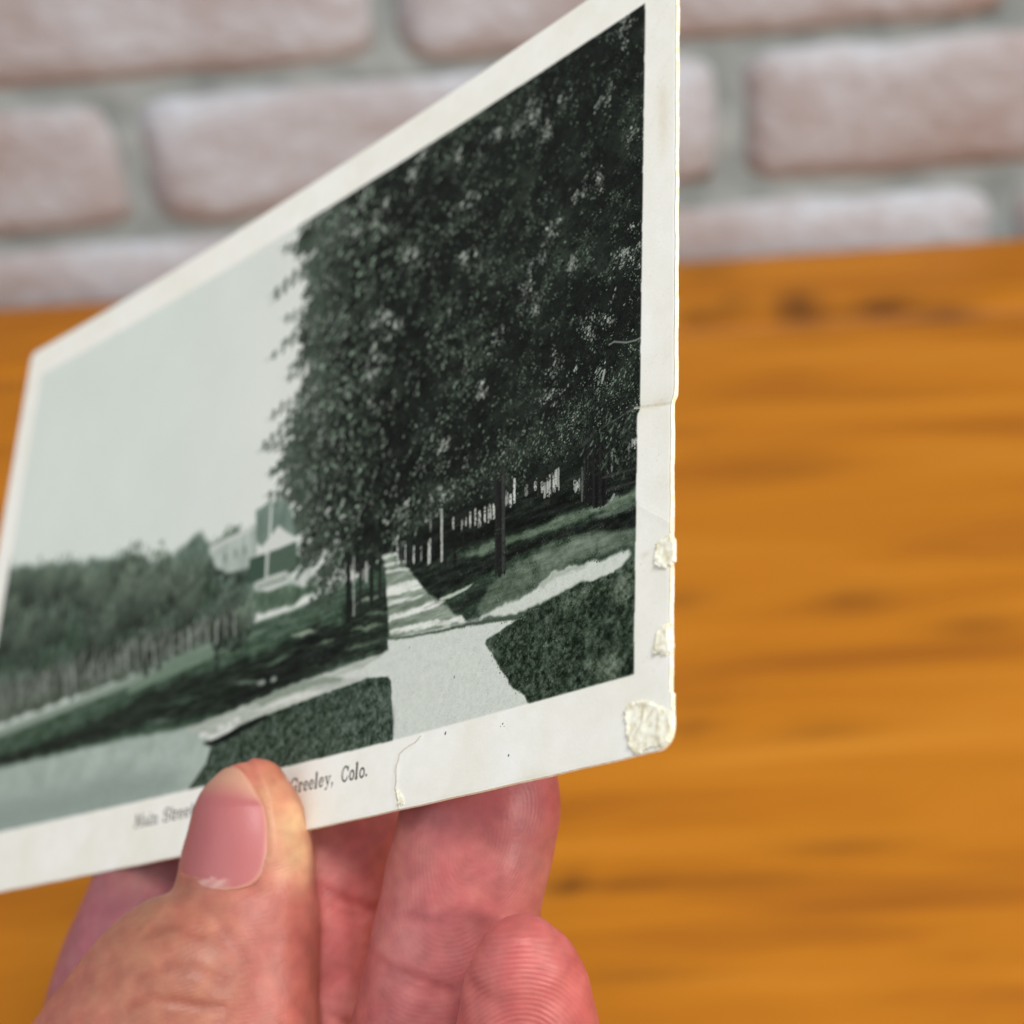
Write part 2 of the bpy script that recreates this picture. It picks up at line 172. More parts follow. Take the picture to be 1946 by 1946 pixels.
TRUNKS=[(190, [(98.1, 30.2), (98.33, 28.07)], 0.3), (60, [(98.74, 30.34), (99.05, 27.45)], 0.35), (180, [(99.5, 30.14), (99.78, 27.45)], 0.25), (40, [(100.34, 30.04), (100.65, 27.04)], 0.3), (205, [(101.08, 29.1), (101.27, 27.19)], 0.3), (34, [(101.67, 29.56), (101.97, 26.52)], 0.3), (150, [(102.38, 28.75), (102.55, 27.11)], 0.25), (200, [(103.8, 28.99), (104.04, 26.48)], 0.45), (30, [(104.29, 29.47), (104.57, 26.46)], 0.4), (190, [(105.51, 32.72), (106.1, 26.19)], 0.38), (30, [(106.47, 28.88), (106.78, 25.47)], 0.3), (130, [(103.65, 32.44), (103.86, 30.21)], 0.3), (190, [(107.63, 30.7), (107.74, 29.45)], 0.3), (170, [(109.17, 29.96), (109.26, 28.85)], 0.35), (190, [(109.77, 30.1), (109.84, 29.17)], 0.25), (200, [(110.42, 30.52), (110.55, 28.85)], 0.3), (190, [(111.26, 30.7), (111.4, 28.86)], 0.3), (205, [(112.08, 30.05), (112.19, 28.58)], 0.45), (200, [(112.81, 30.44), (112.93, 28.79)], 0.3), (208, [(113.65, 30.5), (113.77, 28.67)], 0.5), (205, [(114.24, 30.33), (114.35, 28.81)], 0.35), (200, [(114.78, 31.07), (114.87, 29.67)], 0.3), (205, [(116.26, 31.23), (116.36, 29.59)], 0.5), (200, [(116.87, 30.63), (116.95, 29.43)], 0.4), (212, [(117.34, 32.28), (117.5, 29.68)], 0.35), (120, [(119.29, 30.92), (119.34, 30.02)], 0.5), (180, [(120.65, 30.92), (120.69, 30.2)], 0.4), (170, [(121.7, 30.6), (121.75, 29.6)], 0.4), (200, [(122.48, 30.71), (122.57, 28.95)], 0.9), (208, [(123.25, 31.18), (123.35, 28.95)], 0.9), (204, [(123.87, 31.28), (123.96, 29.23)], 0.9), (206, [(126.94, 29.36), (126.99, 28.2)], 0.9), (150, [(128.08, 31.29), (128.16, 29.1)], 0.5), (110, [(130.87, 30.52), (130.91, 28.81)], 0.4), (120, [(131.81, 30.78), (131.88, 28.24)], 0.4), (110, [(134.06, 30.9), (134.09, 29.49)], 0.5), (180, [(134.99, 31.15), (135.0, 30.31)], 0.8), (32, [(109.4, 29.29), (109.65, 26.22)], 0.3), (24, [(108.03, 29.06), (108.39, 24.88)], 0.5), (32, [(111.2, 28.19), (111.29, 26.97)], 0.3), (40, [(121.02, 31.57), (121.14, 29.2)], 0.28), (60, [(123.09, 31.23), (123.2, 28.88)], 0.25), (28, [(114.97, 34.33), (115.79, 22.17)], 1.35), (62, [(115.48, 34.17), (116.24, 22.75)], 0.5), (84, [(127.59, 30.41), (127.72, 26.86)], 0.3), (20, [(128.88, 32.3), (129.08, 26.29)], 1.9), (22, [(130.08, 31.91), (130.28, 25.66)], 1.6), (20, [(132.31, 31.18), (132.39, 28.36)], 0.8), (22, [(133.63, 30.76), (133.68, 28.51)], 0.7), (28, [(89.07, 30.96), (90.1, 23.05)], 0.9), (150, [(90.09, 30.7), (91.01, 23.47)], 0.35), (40, [(91.35, 30.05), (92.12, 23.84)], 0.5), (170, [(92.59, 29.41), (92.87, 27.12)], 0.45), (34, [(93.51, 29.82), (94.2, 23.98)], 0.7), (40, [(95.08, 29.41), (95.68, 24.25)], 0.5), (120, [(92.11, 28.58), (92.24, 27.59)], 0.5), (138, [(-15.37, 29.86), (-14.23, 26.64)], 0.3), (157, [(-12.66, 30.05), (-11.33, 26.23)], 0.3), (116, [(-9.98, 30.24), (-8.73, 26.62)], 0.3), (135, [(-7.32, 30.43), (-5.89, 26.22)], 0.3), (154, [(-4.36, 29.64), (-3.34, 26.59)], 0.3), (113, [(-1.75, 29.82), (-0.81, 26.96)], 0.3), (132, [(0.83, 30.0), (1.94, 26.56)], 0.3), (151, [(3.38, 30.17), (4.42, 26.92)], 0.3), (110, [(5.92, 30.33), (7.11, 26.51)], 0.3), (129, [(8.71, 29.56), (9.54, 26.86)], 0.3), (148, [(11.19, 29.72), (12.18, 26.46)], 0.3), (167, [(13.64, 29.88), (14.56, 26.8)], 0.3), (126, [(16.07, 30.03), (17.13, 26.4)], 0.3), (145, [(18.48, 30.18), (19.47, 26.73)], 0.3), (164, [(20.86, 30.33), (21.78, 27.06)], 0.3), (123, [(23.47, 29.57), (24.28, 26.65)], 0.3), (142, [(25.8, 29.71), (26.54, 26.97)], 0.3), (161, [(28.11, 29.85), (28.98, 26.57)], 0.3), (120, [(30.39, 29.99), (31.2, 26.88)], 0.3), (139, [(32.65, 30.12), (33.59, 26.48)], 0.3), (158, [(35.11, 29.38), (35.77, 26.79)], 0.3), (117, [(37.32, 29.51), (38.1, 26.39)], 0.3), (136, [(39.52, 29.63), (40.23, 26.69)], 0.3), (155, [(41.68, 29.76), (42.34, 26.98)], 0.3), (114, [(43.83, 29.88), (44.6, 26.58)], 0.3), (133, [(45.96, 29.99), (46.67, 26.87)], 0.3), (152, [(48.25, 29.27), (48.87, 26.47)], 0.3), (111, [(50.33, 29.38), (50.9, 26.75)], 0.3), (130, [(52.38, 29.49), (53.05, 26.36)], 0.3), (149, [(54.42, 29.6), (55.04, 26.63)], 0.3), (168, [(56.44, 29.71), (57.15, 26.24)], 0.3), (127, [(58.6, 29.0), (59.09, 26.51)], 0.3), (146, [(60.57, 29.1), (61.02, 26.77)], 0.3), (165, [(62.52, 29.21), (63.06, 26.39)], 0.3), (124, [(64.45, 29.3), (64.95, 26.64)], 0.3), (143, [(66.36, 29.4), (66.94, 26.26)], 0.3)]
LIMBS=[(120, 0.22, [(131.06, 42.9), (131.74, 43.0), (133.55, 42.22), (134.88, 41.97), (135.76, 41.99)]), (84, 0.2, [(129.97, 33.85), (131.08, 34.09), (132.19, 34.14), (133.72, 34.39), (135.23, 34.56)]), (150, 0.35, [(131.75, 25.6), (132.17, 26.14)]), (58, 0.3, [(130.58, 28.46), (132.77, 28.28), (135.35, 27.98)]), (54, 0.3, [(131.28, 26.9), (135.37, 26.65)]), (170, 0.3, [(130.15, 38.95), (130.46, 40.26)]), (60, 0.5, [(127.74, 32.94), (129.07, 33.72)])]
SPECKS=[(108.43, 6.79, 0.16), (118.31, 2.85, 0.12), (117.25, 6.19, 0.1), (101.55, 17.42, 0.1), (109.35, 12.57, 0.12)]
CRACK=[(104.51, 7.14), (103.7, 6.61), (102.01, 6.22), (101.18, 5.8), (100.78, 4.69), (100.81, 3.57), (100.79, 2.18), (101.26, 1.01), (101.54, 0.04)]
CREASE=[(140.35, 33.28), (138.83, 33.59), (137.64, 33.9), (136.57, 34.16), (134.78, 34.55)]
CREASE2=[(135.68, 24.08), (138.12, 22.3), (140.15, 20.88)]
STAINS=[(138.2, 33.93, 1.2, 0.5), (82.95, 3.04, 4, 2.5), (138.55, 64.81, 0.8, 3), (138.21, 68.24, 0.8, 3), (136.45, 18.87, 0.7, 0.3), (121.97, -0.5, 2, 1)]
PATCHES=[[(139.35, 19.95), (140.02, 20.34), (140.42, 19.66), (140.56, 18.9), (140.5, 17.32), (139.98, 16.74), (139.11, 16.76), (138.44, 17.25), (138.1, 17.7), (137.76, 18.05), (138.02, 19.02), (138.35, 19.71)], [(140.01, 11.59), (139.16, 11.44), (138.44, 11.11), (138.18, 10.62), (138.12, 9.84), (137.93, 9.23), (138.26, 8.91), (138.86, 8.73), (139.38, 8.47), (139.97, 8.54), (140.22, 9.12), (139.96, 9.97), (139.95, 10.66)], [(134.67, 4.72), (135.87, 4.93), (137.26, 4.76), (138.19, 4.19), (139.29, 3.69), (140.13, 3.43), (140.13, 2.38), (140.02, 0.8), (139.58, 0.41), (139.0, 0.13), (137.33, 0.18), (136.29, 0.12), (135.3, 0.2), (134.89, 0.6), (134.74, 1.64), (134.37, 3.21), (134.28, 4.26)], [(101.52, 0.2), (102.56, 0.22), (102.39, 0.96), (101.88, 1.69), (101.31, 2.16), (101.08, 1.86), (101.26, 1.01)]]
CARD_ROT=[(0.680194, -0.145482, 0.71845), (-0.469251, -0.839385, 0.274293), (0.563152, -0.523706, -0.639212)]
CARD_LOC=(0.011428, 0.107229, 0.923291)
CARD_K=-0.000643226375
HAND_ROT=[(0.993572, -0.113203, 0.0), (-0.064931, -0.569889, 0.819152), (-0.092731, -0.813886, -0.573576)]
DIGITS={
 'thumb': [(-29.24, 28.17, 189.0, 0.24), (-29.24, 28.41, 189.0, 2.01), (-29.17, 28.82, 188.6, 3.42), (-29.2, 29.79, 188.0, 4.58), (-29.23, 31.34, 187.8, 5.93), (-29.24, 33.22, 187.5, 6.74), (-29.16, 35.59, 187.0, 7.36), (-29.28, 38.45, 187.0, 8.06), (-29.39, 41.43, 187.0, 8.59), (-29.93, 46.38, 186.0, 9.47), (-30.47, 50.7, 185.0, 9.94), (-30.88, 56.18, 184.0, 10.46), (-31.05, 64.45, 183.0, 10.87), (-30.48, 75.89, 183.0, 10.87)],
 'thumb_base': [(-29.95, 43.19, 185, 5.78), (-32.37, 47.55, 184, 9.49), (-35.63, 51.87, 183, 10.75), (-39.41, 56.7, 182, 11.09), (-43.72, 62.61, 181, 11.31), (-48.25, 71.1, 181, 12.16), (-51.64, 80.71, 181, 13.57), (-51.93, 95.38, 182, 15.36), (-47.32, 110.8, 184, 16.68)],
 'index': [(-39.04, 30.45, 218, 0.34), (-39.1, 31.0, 218, 3.75), (-39.38, 32.5, 218, 6.47), (-39.85, 35.22, 218, 8.17), (-40.74, 39.31, 218, 9.13), (-42.59, 45.23, 217, 9.63), (-45.43, 51.77, 216, 9.86), (-48.02, 57.98, 214, 9.76), (-50.22, 64.73, 212, 9.54), (-51.55, 73.25, 208, 9.75), (-51.32, 83.77, 202, 9.78), (-48.57, 99.65, 196, 10.72)],
 'middle': [(-19.35, 23.28, 203, 0.32), (-19.35, 23.79, 203, 3.49), (-19.38, 25.06, 202, 6.31), (-19.66, 27.45, 201, 8.04), (-20.4, 30.91, 199, 8.83), (-21.42, 35.03, 197, 9.36), (-22.49, 39.91, 195, 9.75), (-23.46, 43.77, 194, 9.82), (-24.31, 47.59, 193, 9.89), (-24.91, 51.69, 193, 10.01), (-26.34, 57.84, 192, 10.08), (-27.64, 66.07, 191, 10.15), (-29.27, 78.79, 190, 10.21), (-31.05, 96.6, 190, 10.98)],
 'ring': [(-1.29, 22.11, 180, 0.28), (-1.29, 22.5, 180, 2.7), (-1.52, 23.57, 180, 4.95), (-1.86, 25.14, 180, 6.64), (-2.36, 27.32, 179.5, 7.74), (-2.96, 30.6, 179, 8.39), (-3.64, 33.39, 179, 8.61), (-4.3, 36.54, 178.5, 8.59), (-5.19, 40.27, 178.5, 8.76), (-5.97, 44.01, 178.5, 8.81), (-6.75, 47.8, 178.5, 8.81), (-8.11, 53.92, 179, 9.01), (-9.73, 62.27, 180, 9.28), (-11.48, 71.66, 181, 9.5), (-14.55, 93.55, 184, 10.64)],
 'pinky': [(0.76, 39.69, 162, 0.2), (0.81, 39.94, 162, 1.92), (0.86, 40.42, 162.3, 2.94), (0.92, 41.62, 163, 4.08), (1.02, 42.82, 163.5, 4.91), (1.29, 44.47, 164.5, 5.65), (1.34, 45.58, 165, 6.08), (1.45, 48.61, 166, 6.85), (1.51, 50.63, 166.5, 7.23), (1.41, 54.12, 167, 7.67), (0.89, 59.17, 168, 8.09), (-0.16, 66.25, 170, 8.39), (-2.34, 77.59, 174, 8.7), (-5.23, 94.33, 180, 9.84)],
 'palm': [(-29.27, 87.7, 190, 24.94), (-29.87, 96.6, 190, 35.62), (-29.27, 114.42, 190, 40.38), (-28.08, 132.23, 190, 41.56), (-26.9, 150.04, 190, 38.0), (-26.44, 162.77, 191, 29.84), (-25.98, 193.62, 192, 26.4), (-25.98, 223.62, 192, 25.8)],
}
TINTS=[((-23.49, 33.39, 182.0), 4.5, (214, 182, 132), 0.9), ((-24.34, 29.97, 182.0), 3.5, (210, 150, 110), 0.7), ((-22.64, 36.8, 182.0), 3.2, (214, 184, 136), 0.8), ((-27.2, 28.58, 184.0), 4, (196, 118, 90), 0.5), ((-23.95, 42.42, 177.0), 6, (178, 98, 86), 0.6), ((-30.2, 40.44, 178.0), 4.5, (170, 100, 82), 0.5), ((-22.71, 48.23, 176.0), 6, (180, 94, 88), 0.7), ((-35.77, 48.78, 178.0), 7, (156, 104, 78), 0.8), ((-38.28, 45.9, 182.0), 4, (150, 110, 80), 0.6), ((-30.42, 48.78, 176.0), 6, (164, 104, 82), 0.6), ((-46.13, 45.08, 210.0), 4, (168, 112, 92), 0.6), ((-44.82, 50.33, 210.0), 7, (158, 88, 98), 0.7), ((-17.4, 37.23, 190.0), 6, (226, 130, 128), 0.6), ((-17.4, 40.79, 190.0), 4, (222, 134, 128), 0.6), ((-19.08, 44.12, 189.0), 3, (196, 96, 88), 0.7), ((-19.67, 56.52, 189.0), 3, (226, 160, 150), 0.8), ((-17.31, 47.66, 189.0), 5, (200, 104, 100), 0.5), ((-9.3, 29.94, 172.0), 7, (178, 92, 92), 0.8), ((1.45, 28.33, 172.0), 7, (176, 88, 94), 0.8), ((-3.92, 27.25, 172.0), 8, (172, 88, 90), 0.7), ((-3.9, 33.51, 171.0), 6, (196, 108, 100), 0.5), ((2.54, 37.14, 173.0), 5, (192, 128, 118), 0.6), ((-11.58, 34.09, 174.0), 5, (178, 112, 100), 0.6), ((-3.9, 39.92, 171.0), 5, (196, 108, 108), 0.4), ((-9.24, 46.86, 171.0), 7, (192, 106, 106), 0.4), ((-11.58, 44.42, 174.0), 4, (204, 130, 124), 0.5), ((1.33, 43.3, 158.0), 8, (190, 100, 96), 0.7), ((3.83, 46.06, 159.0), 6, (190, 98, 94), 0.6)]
WHORL=(-3.63, 33.51, 171.0)
ARCH=(0.6, 55.85, 160.0)
LEAFY=[(127.83, 36.12), (127.85, 35.59), (127.87, 35.06), (127.89, 34.53), (127.91, 34.0), (127.93, 33.47), (127.95, 32.94), (127.97, 32.42), (127.99, 31.89), (128.0, 31.37), (128.02, 30.85), (128.04, 30.33), (128.06, 29.81), (128.37, 35.94), (128.39, 35.41), (128.41, 34.88), (128.43, 34.35), (128.45, 33.82), (128.47, 33.29), (128.48, 32.77), (128.5, 32.25), (128.52, 31.72), (128.54, 31.2), (128.56, 30.68), (128.57, 30.16), (128.59, 29.65), (128.91, 35.76), (128.93, 35.23), (128.95, 34.7), (128.96, 34.17), (128.98, 33.64), (129.0, 33.12), (129.02, 32.6), (129.03, 32.07), (129.05, 31.55), (129.07, 31.03), (129.09, 30.51), (129.1, 30.0), (129.12, 29.48), (129.45, 35.58), (129.46, 35.05), (129.48, 34.52), (129.5, 33.99), (129.51, 33.47), (129.53, 32.95), (129.55, 32.42), (129.56, 31.9), (129.58, 31.38), (129.6, 30.87), (129.61, 30.35), (129.63, 29.83), (129.65, 29.32), (129.98, 35.39), (129.99, 34.87), (130.01, 34.34), (130.03, 33.82), (130.04, 33.29), (130.06, 32.77), (130.07, 32.25), (130.09, 31.73), (130.11, 31.22), (130.12, 30.7), (130.14, 30.18), (130.15, 29.67), (130.17, 29.16), (130.51, 35.21), (130.52, 34.69), (130.54, 34.16), (130.55, 33.64), (130.57, 33.12), (130.58, 32.6), (130.6, 32.08), (130.61, 31.56), (130.63, 31.05), (130.64, 30.53), (130.66, 30.02), (130.67, 29.51), (130.69, 29.0), (131.03, 35.03), (131.05, 34.51), (131.06, 33.99), (131.08, 33.47), (131.09, 32.95), (131.11, 32.43), (131.12, 31.91), (131.14, 31.4), (131.15, 30.88), (131.16, 30.37), (131.18, 29.86), (131.19, 29.34), (131.21, 28.84), (131.56, 34.86), (131.57, 34.33), (131.59, 33.81), (131.6, 33.29), (131.61, 32.77), (131.63, 32.26), (131.64, 31.74), (131.65, 31.23), (131.67, 30.71), (131.68, 30.2), (131.7, 29.69), (131.71, 29.18), (131.72, 28.68), (132.08, 34.68), (132.09, 34.16), (132.11, 33.64), (132.12, 33.12), (132.13, 32.6), (132.15, 32.09), (132.16, 31.57), (132.17, 31.06), (132.18, 30.55), (132.2, 30.04), (132.21, 29.53), (132.22, 29.02), (132.24, 28.52), (132.6, 34.5), (132.61, 33.98), (132.62, 33.46), (132.64, 32.95), (132.65, 32.43), (132.66, 31.92), (132.67, 31.41), (132.69, 30.89), (132.7, 30.38), (132.71, 29.88), (132.72, 29.37), (132.73, 28.86), (132.75, 28.36), (133.11, 34.32), (133.13, 33.81), (133.14, 33.29), (133.15, 32.78), (133.16, 32.26), (133.17, 31.75), (133.19, 31.24), (133.2, 30.73), (133.21, 30.22), (133.22, 29.71), (133.23, 29.21), (133.24, 28.7), (133.26, 28.2), (133.63, 34.15), (133.64, 33.63), (133.65, 33.12), (133.66, 32.61), (133.67, 32.09), (133.68, 31.58), (133.69, 31.07), (133.71, 30.56), (133.72, 30.06), (133.73, 29.55), (133.74, 29.05), (133.75, 28.54), (133.76, 28.04), (134.14, 33.97), (134.15, 33.46), (134.16, 32.95), (134.17, 32.44), (134.18, 31.92), (134.19, 31.42), (134.2, 30.91), (134.21, 30.4), (134.22, 29.9), (134.23, 29.39), (134.24, 28.89), (134.25, 28.39), (134.26, 27.89), (134.65, 33.8), (134.66, 33.29), (134.67, 32.78), (134.68, 32.27), (134.69, 31.76), (134.7, 31.25), (134.71, 30.74), (134.72, 30.24), (134.73, 29.73), (134.74, 29.23), (134.75, 28.73), (134.76, 28.23), (134.77, 27.73)]
CREASES=[([(-21.21, 41.3, 188.0), (-19.56, 42.24, 188.0), (-17.12, 43.42, 187.0), (-14.57, 44.94, 188.0)], 0.38, 0.7), ([(-21.33, 42.71, 188.0), (-18.98, 44.18, 188.0), (-16.54, 44.94, 187.0)], 0.22, 0.6), ([(-21.8, 54.52, 187.0), (-19.46, 55.46, 187.0), (-17.82, 56.8, 187.0)], 0.35, 0.5), ([(-14.76, 41.74, 173.0), (-11.38, 41.63, 171.0), (-7.6, 41.81, 170.0)], 0.16, 0.7), ([(-14.87, 46.33, 173.0), (-12.45, 46.76, 171.0), (-9.19, 47.55, 170.0), (-6.0, 48.61, 170.0)], 0.3, 0.7), ([(-15.3, 47.41, 173.0), (-12.45, 47.83, 171.0), (-7.6, 48.98, 170.0)], 0.18, 0.5), ([(-39.77, 51.26, 176.0), (-37.35, 50.15, 175.0), (-33.88, 50.68, 174.0), (-29.9, 51.47, 173.0)], 0.28, 0.6), ([(-38.21, 44.3, 179.0), (-35.77, 43.67, 178.0), (-32.8, 44.36, 177.0)], 0.16, 0.6), ([(-38.88, 48.51, 177.0), (-35.91, 47.24, 176.0), (-32.98, 47.52, 175.0), (-30.07, 48.67, 174.0)], 0.18, 0.7), ([(-39.77, 55.94, 176.0), (-34.96, 53.94, 174.0), (-29.9, 54.71, 173.0)], 0.2, 0.6)]
DUST=[(-4.26, 34.9, 170.5), (5.45, 28.98, 178.0), (2.1, 42.14, 172.0), (-4.95, 37.84, 170.3), (-9.24, 31.26, 171.0), (-1.66, 34.25, 171.0), (4.85, 44.85, 160.0), (4.68, 41.71, 161.0), (2.65, 31.09, 173.0), (-8.98, 31.15, 171.0), (-13.49, 51.33, 172.0)]
SCAB=[(0.11, 38.0, 171.5), (1.02, 30.58, 172.0)]
CAPTION=[('M', 49.29, 1.73, 4.74), ('a', 51.23, 1.05, 4.72), ('i', 52.41, 0.73, 4.71), ('n', 53.29, 1.21, 4.7), ('S', 55.65, 1.49, 4.68), ('t', 57.35, 0.65, 4.67), ('r', 58.16, 0.77, 4.66), ('e', 59.13, 1.0, 4.65), ('e', 60.38, 1.05, 4.64), ('t', 61.7, 0.58, 4.63), ('G', 81.72, 1.42, 4.45), ('r', 83.31, 0.86, 4.43), ('e', 84.29, 0.85, 4.42), ('e', 85.32, 0.85, 4.41), ('l', 86.35, 0.49, 4.4), ('e', 87.12, 0.88, 4.4), ('y', 88.18, 1.07, 4.39), (',', 89.42, 0.29, 4.38), ('C', 91.2, 1.23, 4.36), ('o', 92.6, 0.85, 4.35), ('l', 93.61, 0.47, 4.34), ('o', 94.35, 0.93, 4.33), ('.', 95.45, 0.28, 4.32)]
KNOTS=[(0.022, -0.0452, 0.0078, 0.0078, 0.61), (0.0346, -0.0397, 0.0052, 0.0107, 0.47), (0.0544, -0.0424, 0.0072, 0.0106, 1.01), (0.0824, -0.0464, 0.01, 0.0056, 1.08), (0.0258, -0.0116, 0.0126, 0.0116, 0.41), (0.0615, -0.0488, 0.0135, 0.0042, 0.41), (0.0517, -0.1998, 0.0105, 0.0047, 0.54), (0.0074, -0.1959, 0.0082, 0.0039, 0.47), (0.0074, -0.245, 0.0074, 0.0029, 0.54), (0.0381, -0.2472, 0.0109, 0.0025, 0.41), (-0.0223, -0.2916, 0.0043, 0.003, 1.01), (-0.0098, -0.2925, 0.0101, 0.0021, 0.47), (0.0149, -0.2924, 0.0177, 0.0015, 0.41), (0.0382, -0.2846, 0.0134, 0.0018, 0.41), (0.042, -0.1383, 0.0177, 0.0042, 0.34), (0.0104, -0.2369, 0.0088, 0.0022, 0.27), (0.1018, -0.0527, 0.0099, 0.0069, 0.68), (0.0799, -0.2127, 0.0101, 0.004, 0.47), (-0.0082, -0.3165, 0.0149, 0.0019, 0.34)]

# ================================================================ helpers
def lin(c):
    c = np.asarray(c, float)/255.0
    return np.where(c <= 0.04045, c/12.92, ((c+0.055)/1.055)**2.4)

def tag(o, label=None, cat=None, group=None, kind=None):
    if label: o['label'] = label
    if cat: o['category'] = cat
    if group: o['group'] = group
    if kind: o['kind'] = kind
    return o

def link(name, mesh, parent=None):
    o = bpy.data.objects.new(name, mesh)
    col.objects.link(o)
    if parent: o.parent = parent
    return o

def mesh_from(name, v, f, smooth=True, fix=True):
    m = bpy.data.meshes.new(name)
    m.from_pydata([tuple(map(float, p)) for p in v], [], [tuple(map(int, q)) for q in f])
    if fix:
        import bmesh
        b = bmesh.new(); b.from_mesh(m)
        bmesh.ops.recalc_face_normals(b, faces=b.faces)
        b.to_mesh(m); b.free()
    m.update()
    if smooth:
        m.polygons.foreach_set('use_smooth', [True]*len(m.polygons))
    return m

def new_mat(name):
    m = bpy.data.materials.new(name)
    m.use_nodes = True
    nt = m.node_tree
    return m, nt, nt.nodes['Principled BSDF']

def N(nt, t, **kw):
    n = nt.nodes.new(t)
    for k, v in kw.items():
        if hasattr(n, k): setattr(n, k, v)
        else: n.inputs[k].default_value = v
    return n

def L(nt, a, b): nt.links.new(a, b)

def vnoise(shape, cell, seed, aspect=(1, 1)):
    """smooth value noise in 0..1 on a raster; cell in pixels (y, x)"""
    r = np.random.default_rng(seed)
    h, w = shape
    cy, cx = cell*aspect[0], cell*aspect[1]
    gy, gx = int(h/cy)+3, int(w/cx)+3
    g = r.random((gy, gx)).astype(np.float32)
    y = np.arange(h)/cy; x = np.arange(w)/cx
    y0 = y.astype(int); x0 = x.astype(int)
    fy = y-y0; fx = x-x0
    fy = (fy*fy*(3-2*fy))[:, None].astype(np.float32); fx = (fx*fx*(3-2*fx))[None, :].astype(np.float32)
    a = g[y0][:, x0]; b = g[y0][:, x0+1]; c = g[y0+1][:, x0]; d = g[y0+1][:, x0+1]
    return (a*(1-fx)+b*fx)*(1-fy)+(c*(1-fx)+d*fx)*fy

def fractal(shape, cell, seed, octs=4, aspect=(1, 1)):
    s = 0; t = 0; k = 1.0
    for i in range(octs):
        s = s+k*vnoise(shape, max(cell/2**i, 1.2), seed+i*17, aspect); t += k; k *= 0.6
    return s/t

def blur(a, r):
    r = int(round(r))
    if r < 1: return a
    for ax in (0, 1):
        for _ in range(2):
            p = [(0, 0)]*a.ndim; p[ax] = (r+1, r)
            c = np.cumsum(np.pad(a, p, mode='edge'), axis=ax, dtype=np.float64)
            n = a.shape[ax]
            if ax == 0: a = ((c[2*r+1:2*r+1+n]-c[:n])/(2*r+1)).astype(np.float32)
            else: a = ((c[:, 2*r+1:2*r+1+n]-c[:, :n])/(2*r+1)).astype(np.float32)
    return a

# ================================================================ the printed face of the card (flat print)
PX = 16                       # texels per millimetre
CW, CH = 140.0, 89.0
TW, TH = int(CW*PX), int(CH*PX)
YY, XX = np.mgrid[0:TH, 0:TW].astype(np.float32)
XX /= PX; YY /= PX
CREASE_Y = float(np.mean([p[1] for p in CREASE]))

def edge_shift(y):
    """how far the worn right edge stands out (mm), with the small step at the crease"""
    y = np.asarray(y, float)
    return 0.20*np.tanh((y-CREASE_Y)/0.25)*(y > 5) - 0.05 + 0.03*np.sin(y*0.9)+0.012*np.sin(y*2.7+1)

PIC_L, PIC_R, PIC_B, PIC_T = 4.6, 135.4, 7.55, 82.9

def fill(pts):
    m = np.zeros((TH, TW), bool)
    p = np.array(pts)*PX
    y0 = max(int(p[:, 1].min()), 0); y1 = min(int(p[:, 1].max())+1, TH)
    q = np.roll(p, -1, axis=0)
    for r in range(y0, y1):
        yc = r+0.5
        s = (p[:, 1] <= yc) != (q[:, 1] <= yc)
        if not s.any(): continue
        a, b = p[s], q[s]
        xs = np.sort(a[:, 0]+(yc-a[:, 1])/(b[:, 1]-a[:, 1])*(b[:, 0]-a[:, 0]))
        for i in range(0, len(xs)-1, 2):
            i0 = max(int(round(xs[i])), 0); i1 = min(int(round(xs[i+1])), TW)
            if i1 > i0: m[r, i0:i1] = True
    return m

WX = (fractal((TH, TW), 22, 91, 5)-0.5)*2.6
WY = (fractal((TH, TW), 22, 92, 5)-0.5)*2.6

def poly(pts, feather=0.2, rough=0.0):
    p = np.array(pts)
    pad = 2+feather*4+rough*3
    x0 = max(int((p[:, 0].min()-pad)*PX), 0); x1 = min(int((p[:, 0].max()+pad)*PX), TW)
    y0 = max(int((p[:, 1].min()-pad)*PX), 0); y1 = min(int((p[:, 1].max()+pad)*PX), TH)
    if x1 <= x0 or y1 <= y0: return None, None
    m = fill(pts)
    if rough > 0:
        sx = np.clip((XX[y0:y1, x0:x1]+WX[y0:y1, x0:x1]*rough)*PX, 0, TW-1).astype(int)
        sy = np.clip((YY[y0:y1, x0:x1]+WY[y0:y1, x0:x1]*rough)*PX, 0, TH-1).astype(int)
        m = m[sy, sx]
    else:
        m = m[y0:y1, x0:x1]
    return blur(m.astype(np.float32), feather*PX/2), (slice(y0, y1), slice(x0, x1))

img = np.empty((TH, TW, 3), np.float32)
pic = np.empty((TH, TW, 3), np.float32)
# pale sky, a little warmer near the tree
k = np.clip((XX-40)/50, 0, 1)[..., None]
pic[:] = np.array((214, 220, 210))*(1-k)+np.array((221, 220, 211))*k
pic += ((fractal((TH, TW), 180, 5, 3)-0.5)*7)[..., None]

def grn(v):
    v = np.asarray(v, float)
    return np.stack([v*0.92, v*1.03+1.0, v*0.88+1], -1)

tex_fine = fractal((TH, TW), 5, 31, 3)-0.5
tex_grass = fractal((TH, TW), 9, 35, 4)-0.5
tex_streak = fractal((TH, TW), 26, 41, 5, (0.22, 1.6))-0.5
tex_lump = fractal((TH, TW), 60, 47, 5)-0.5
tex_vert = fractal((TH, TW), 30, 53, 4, (1.5, .5))-0.5

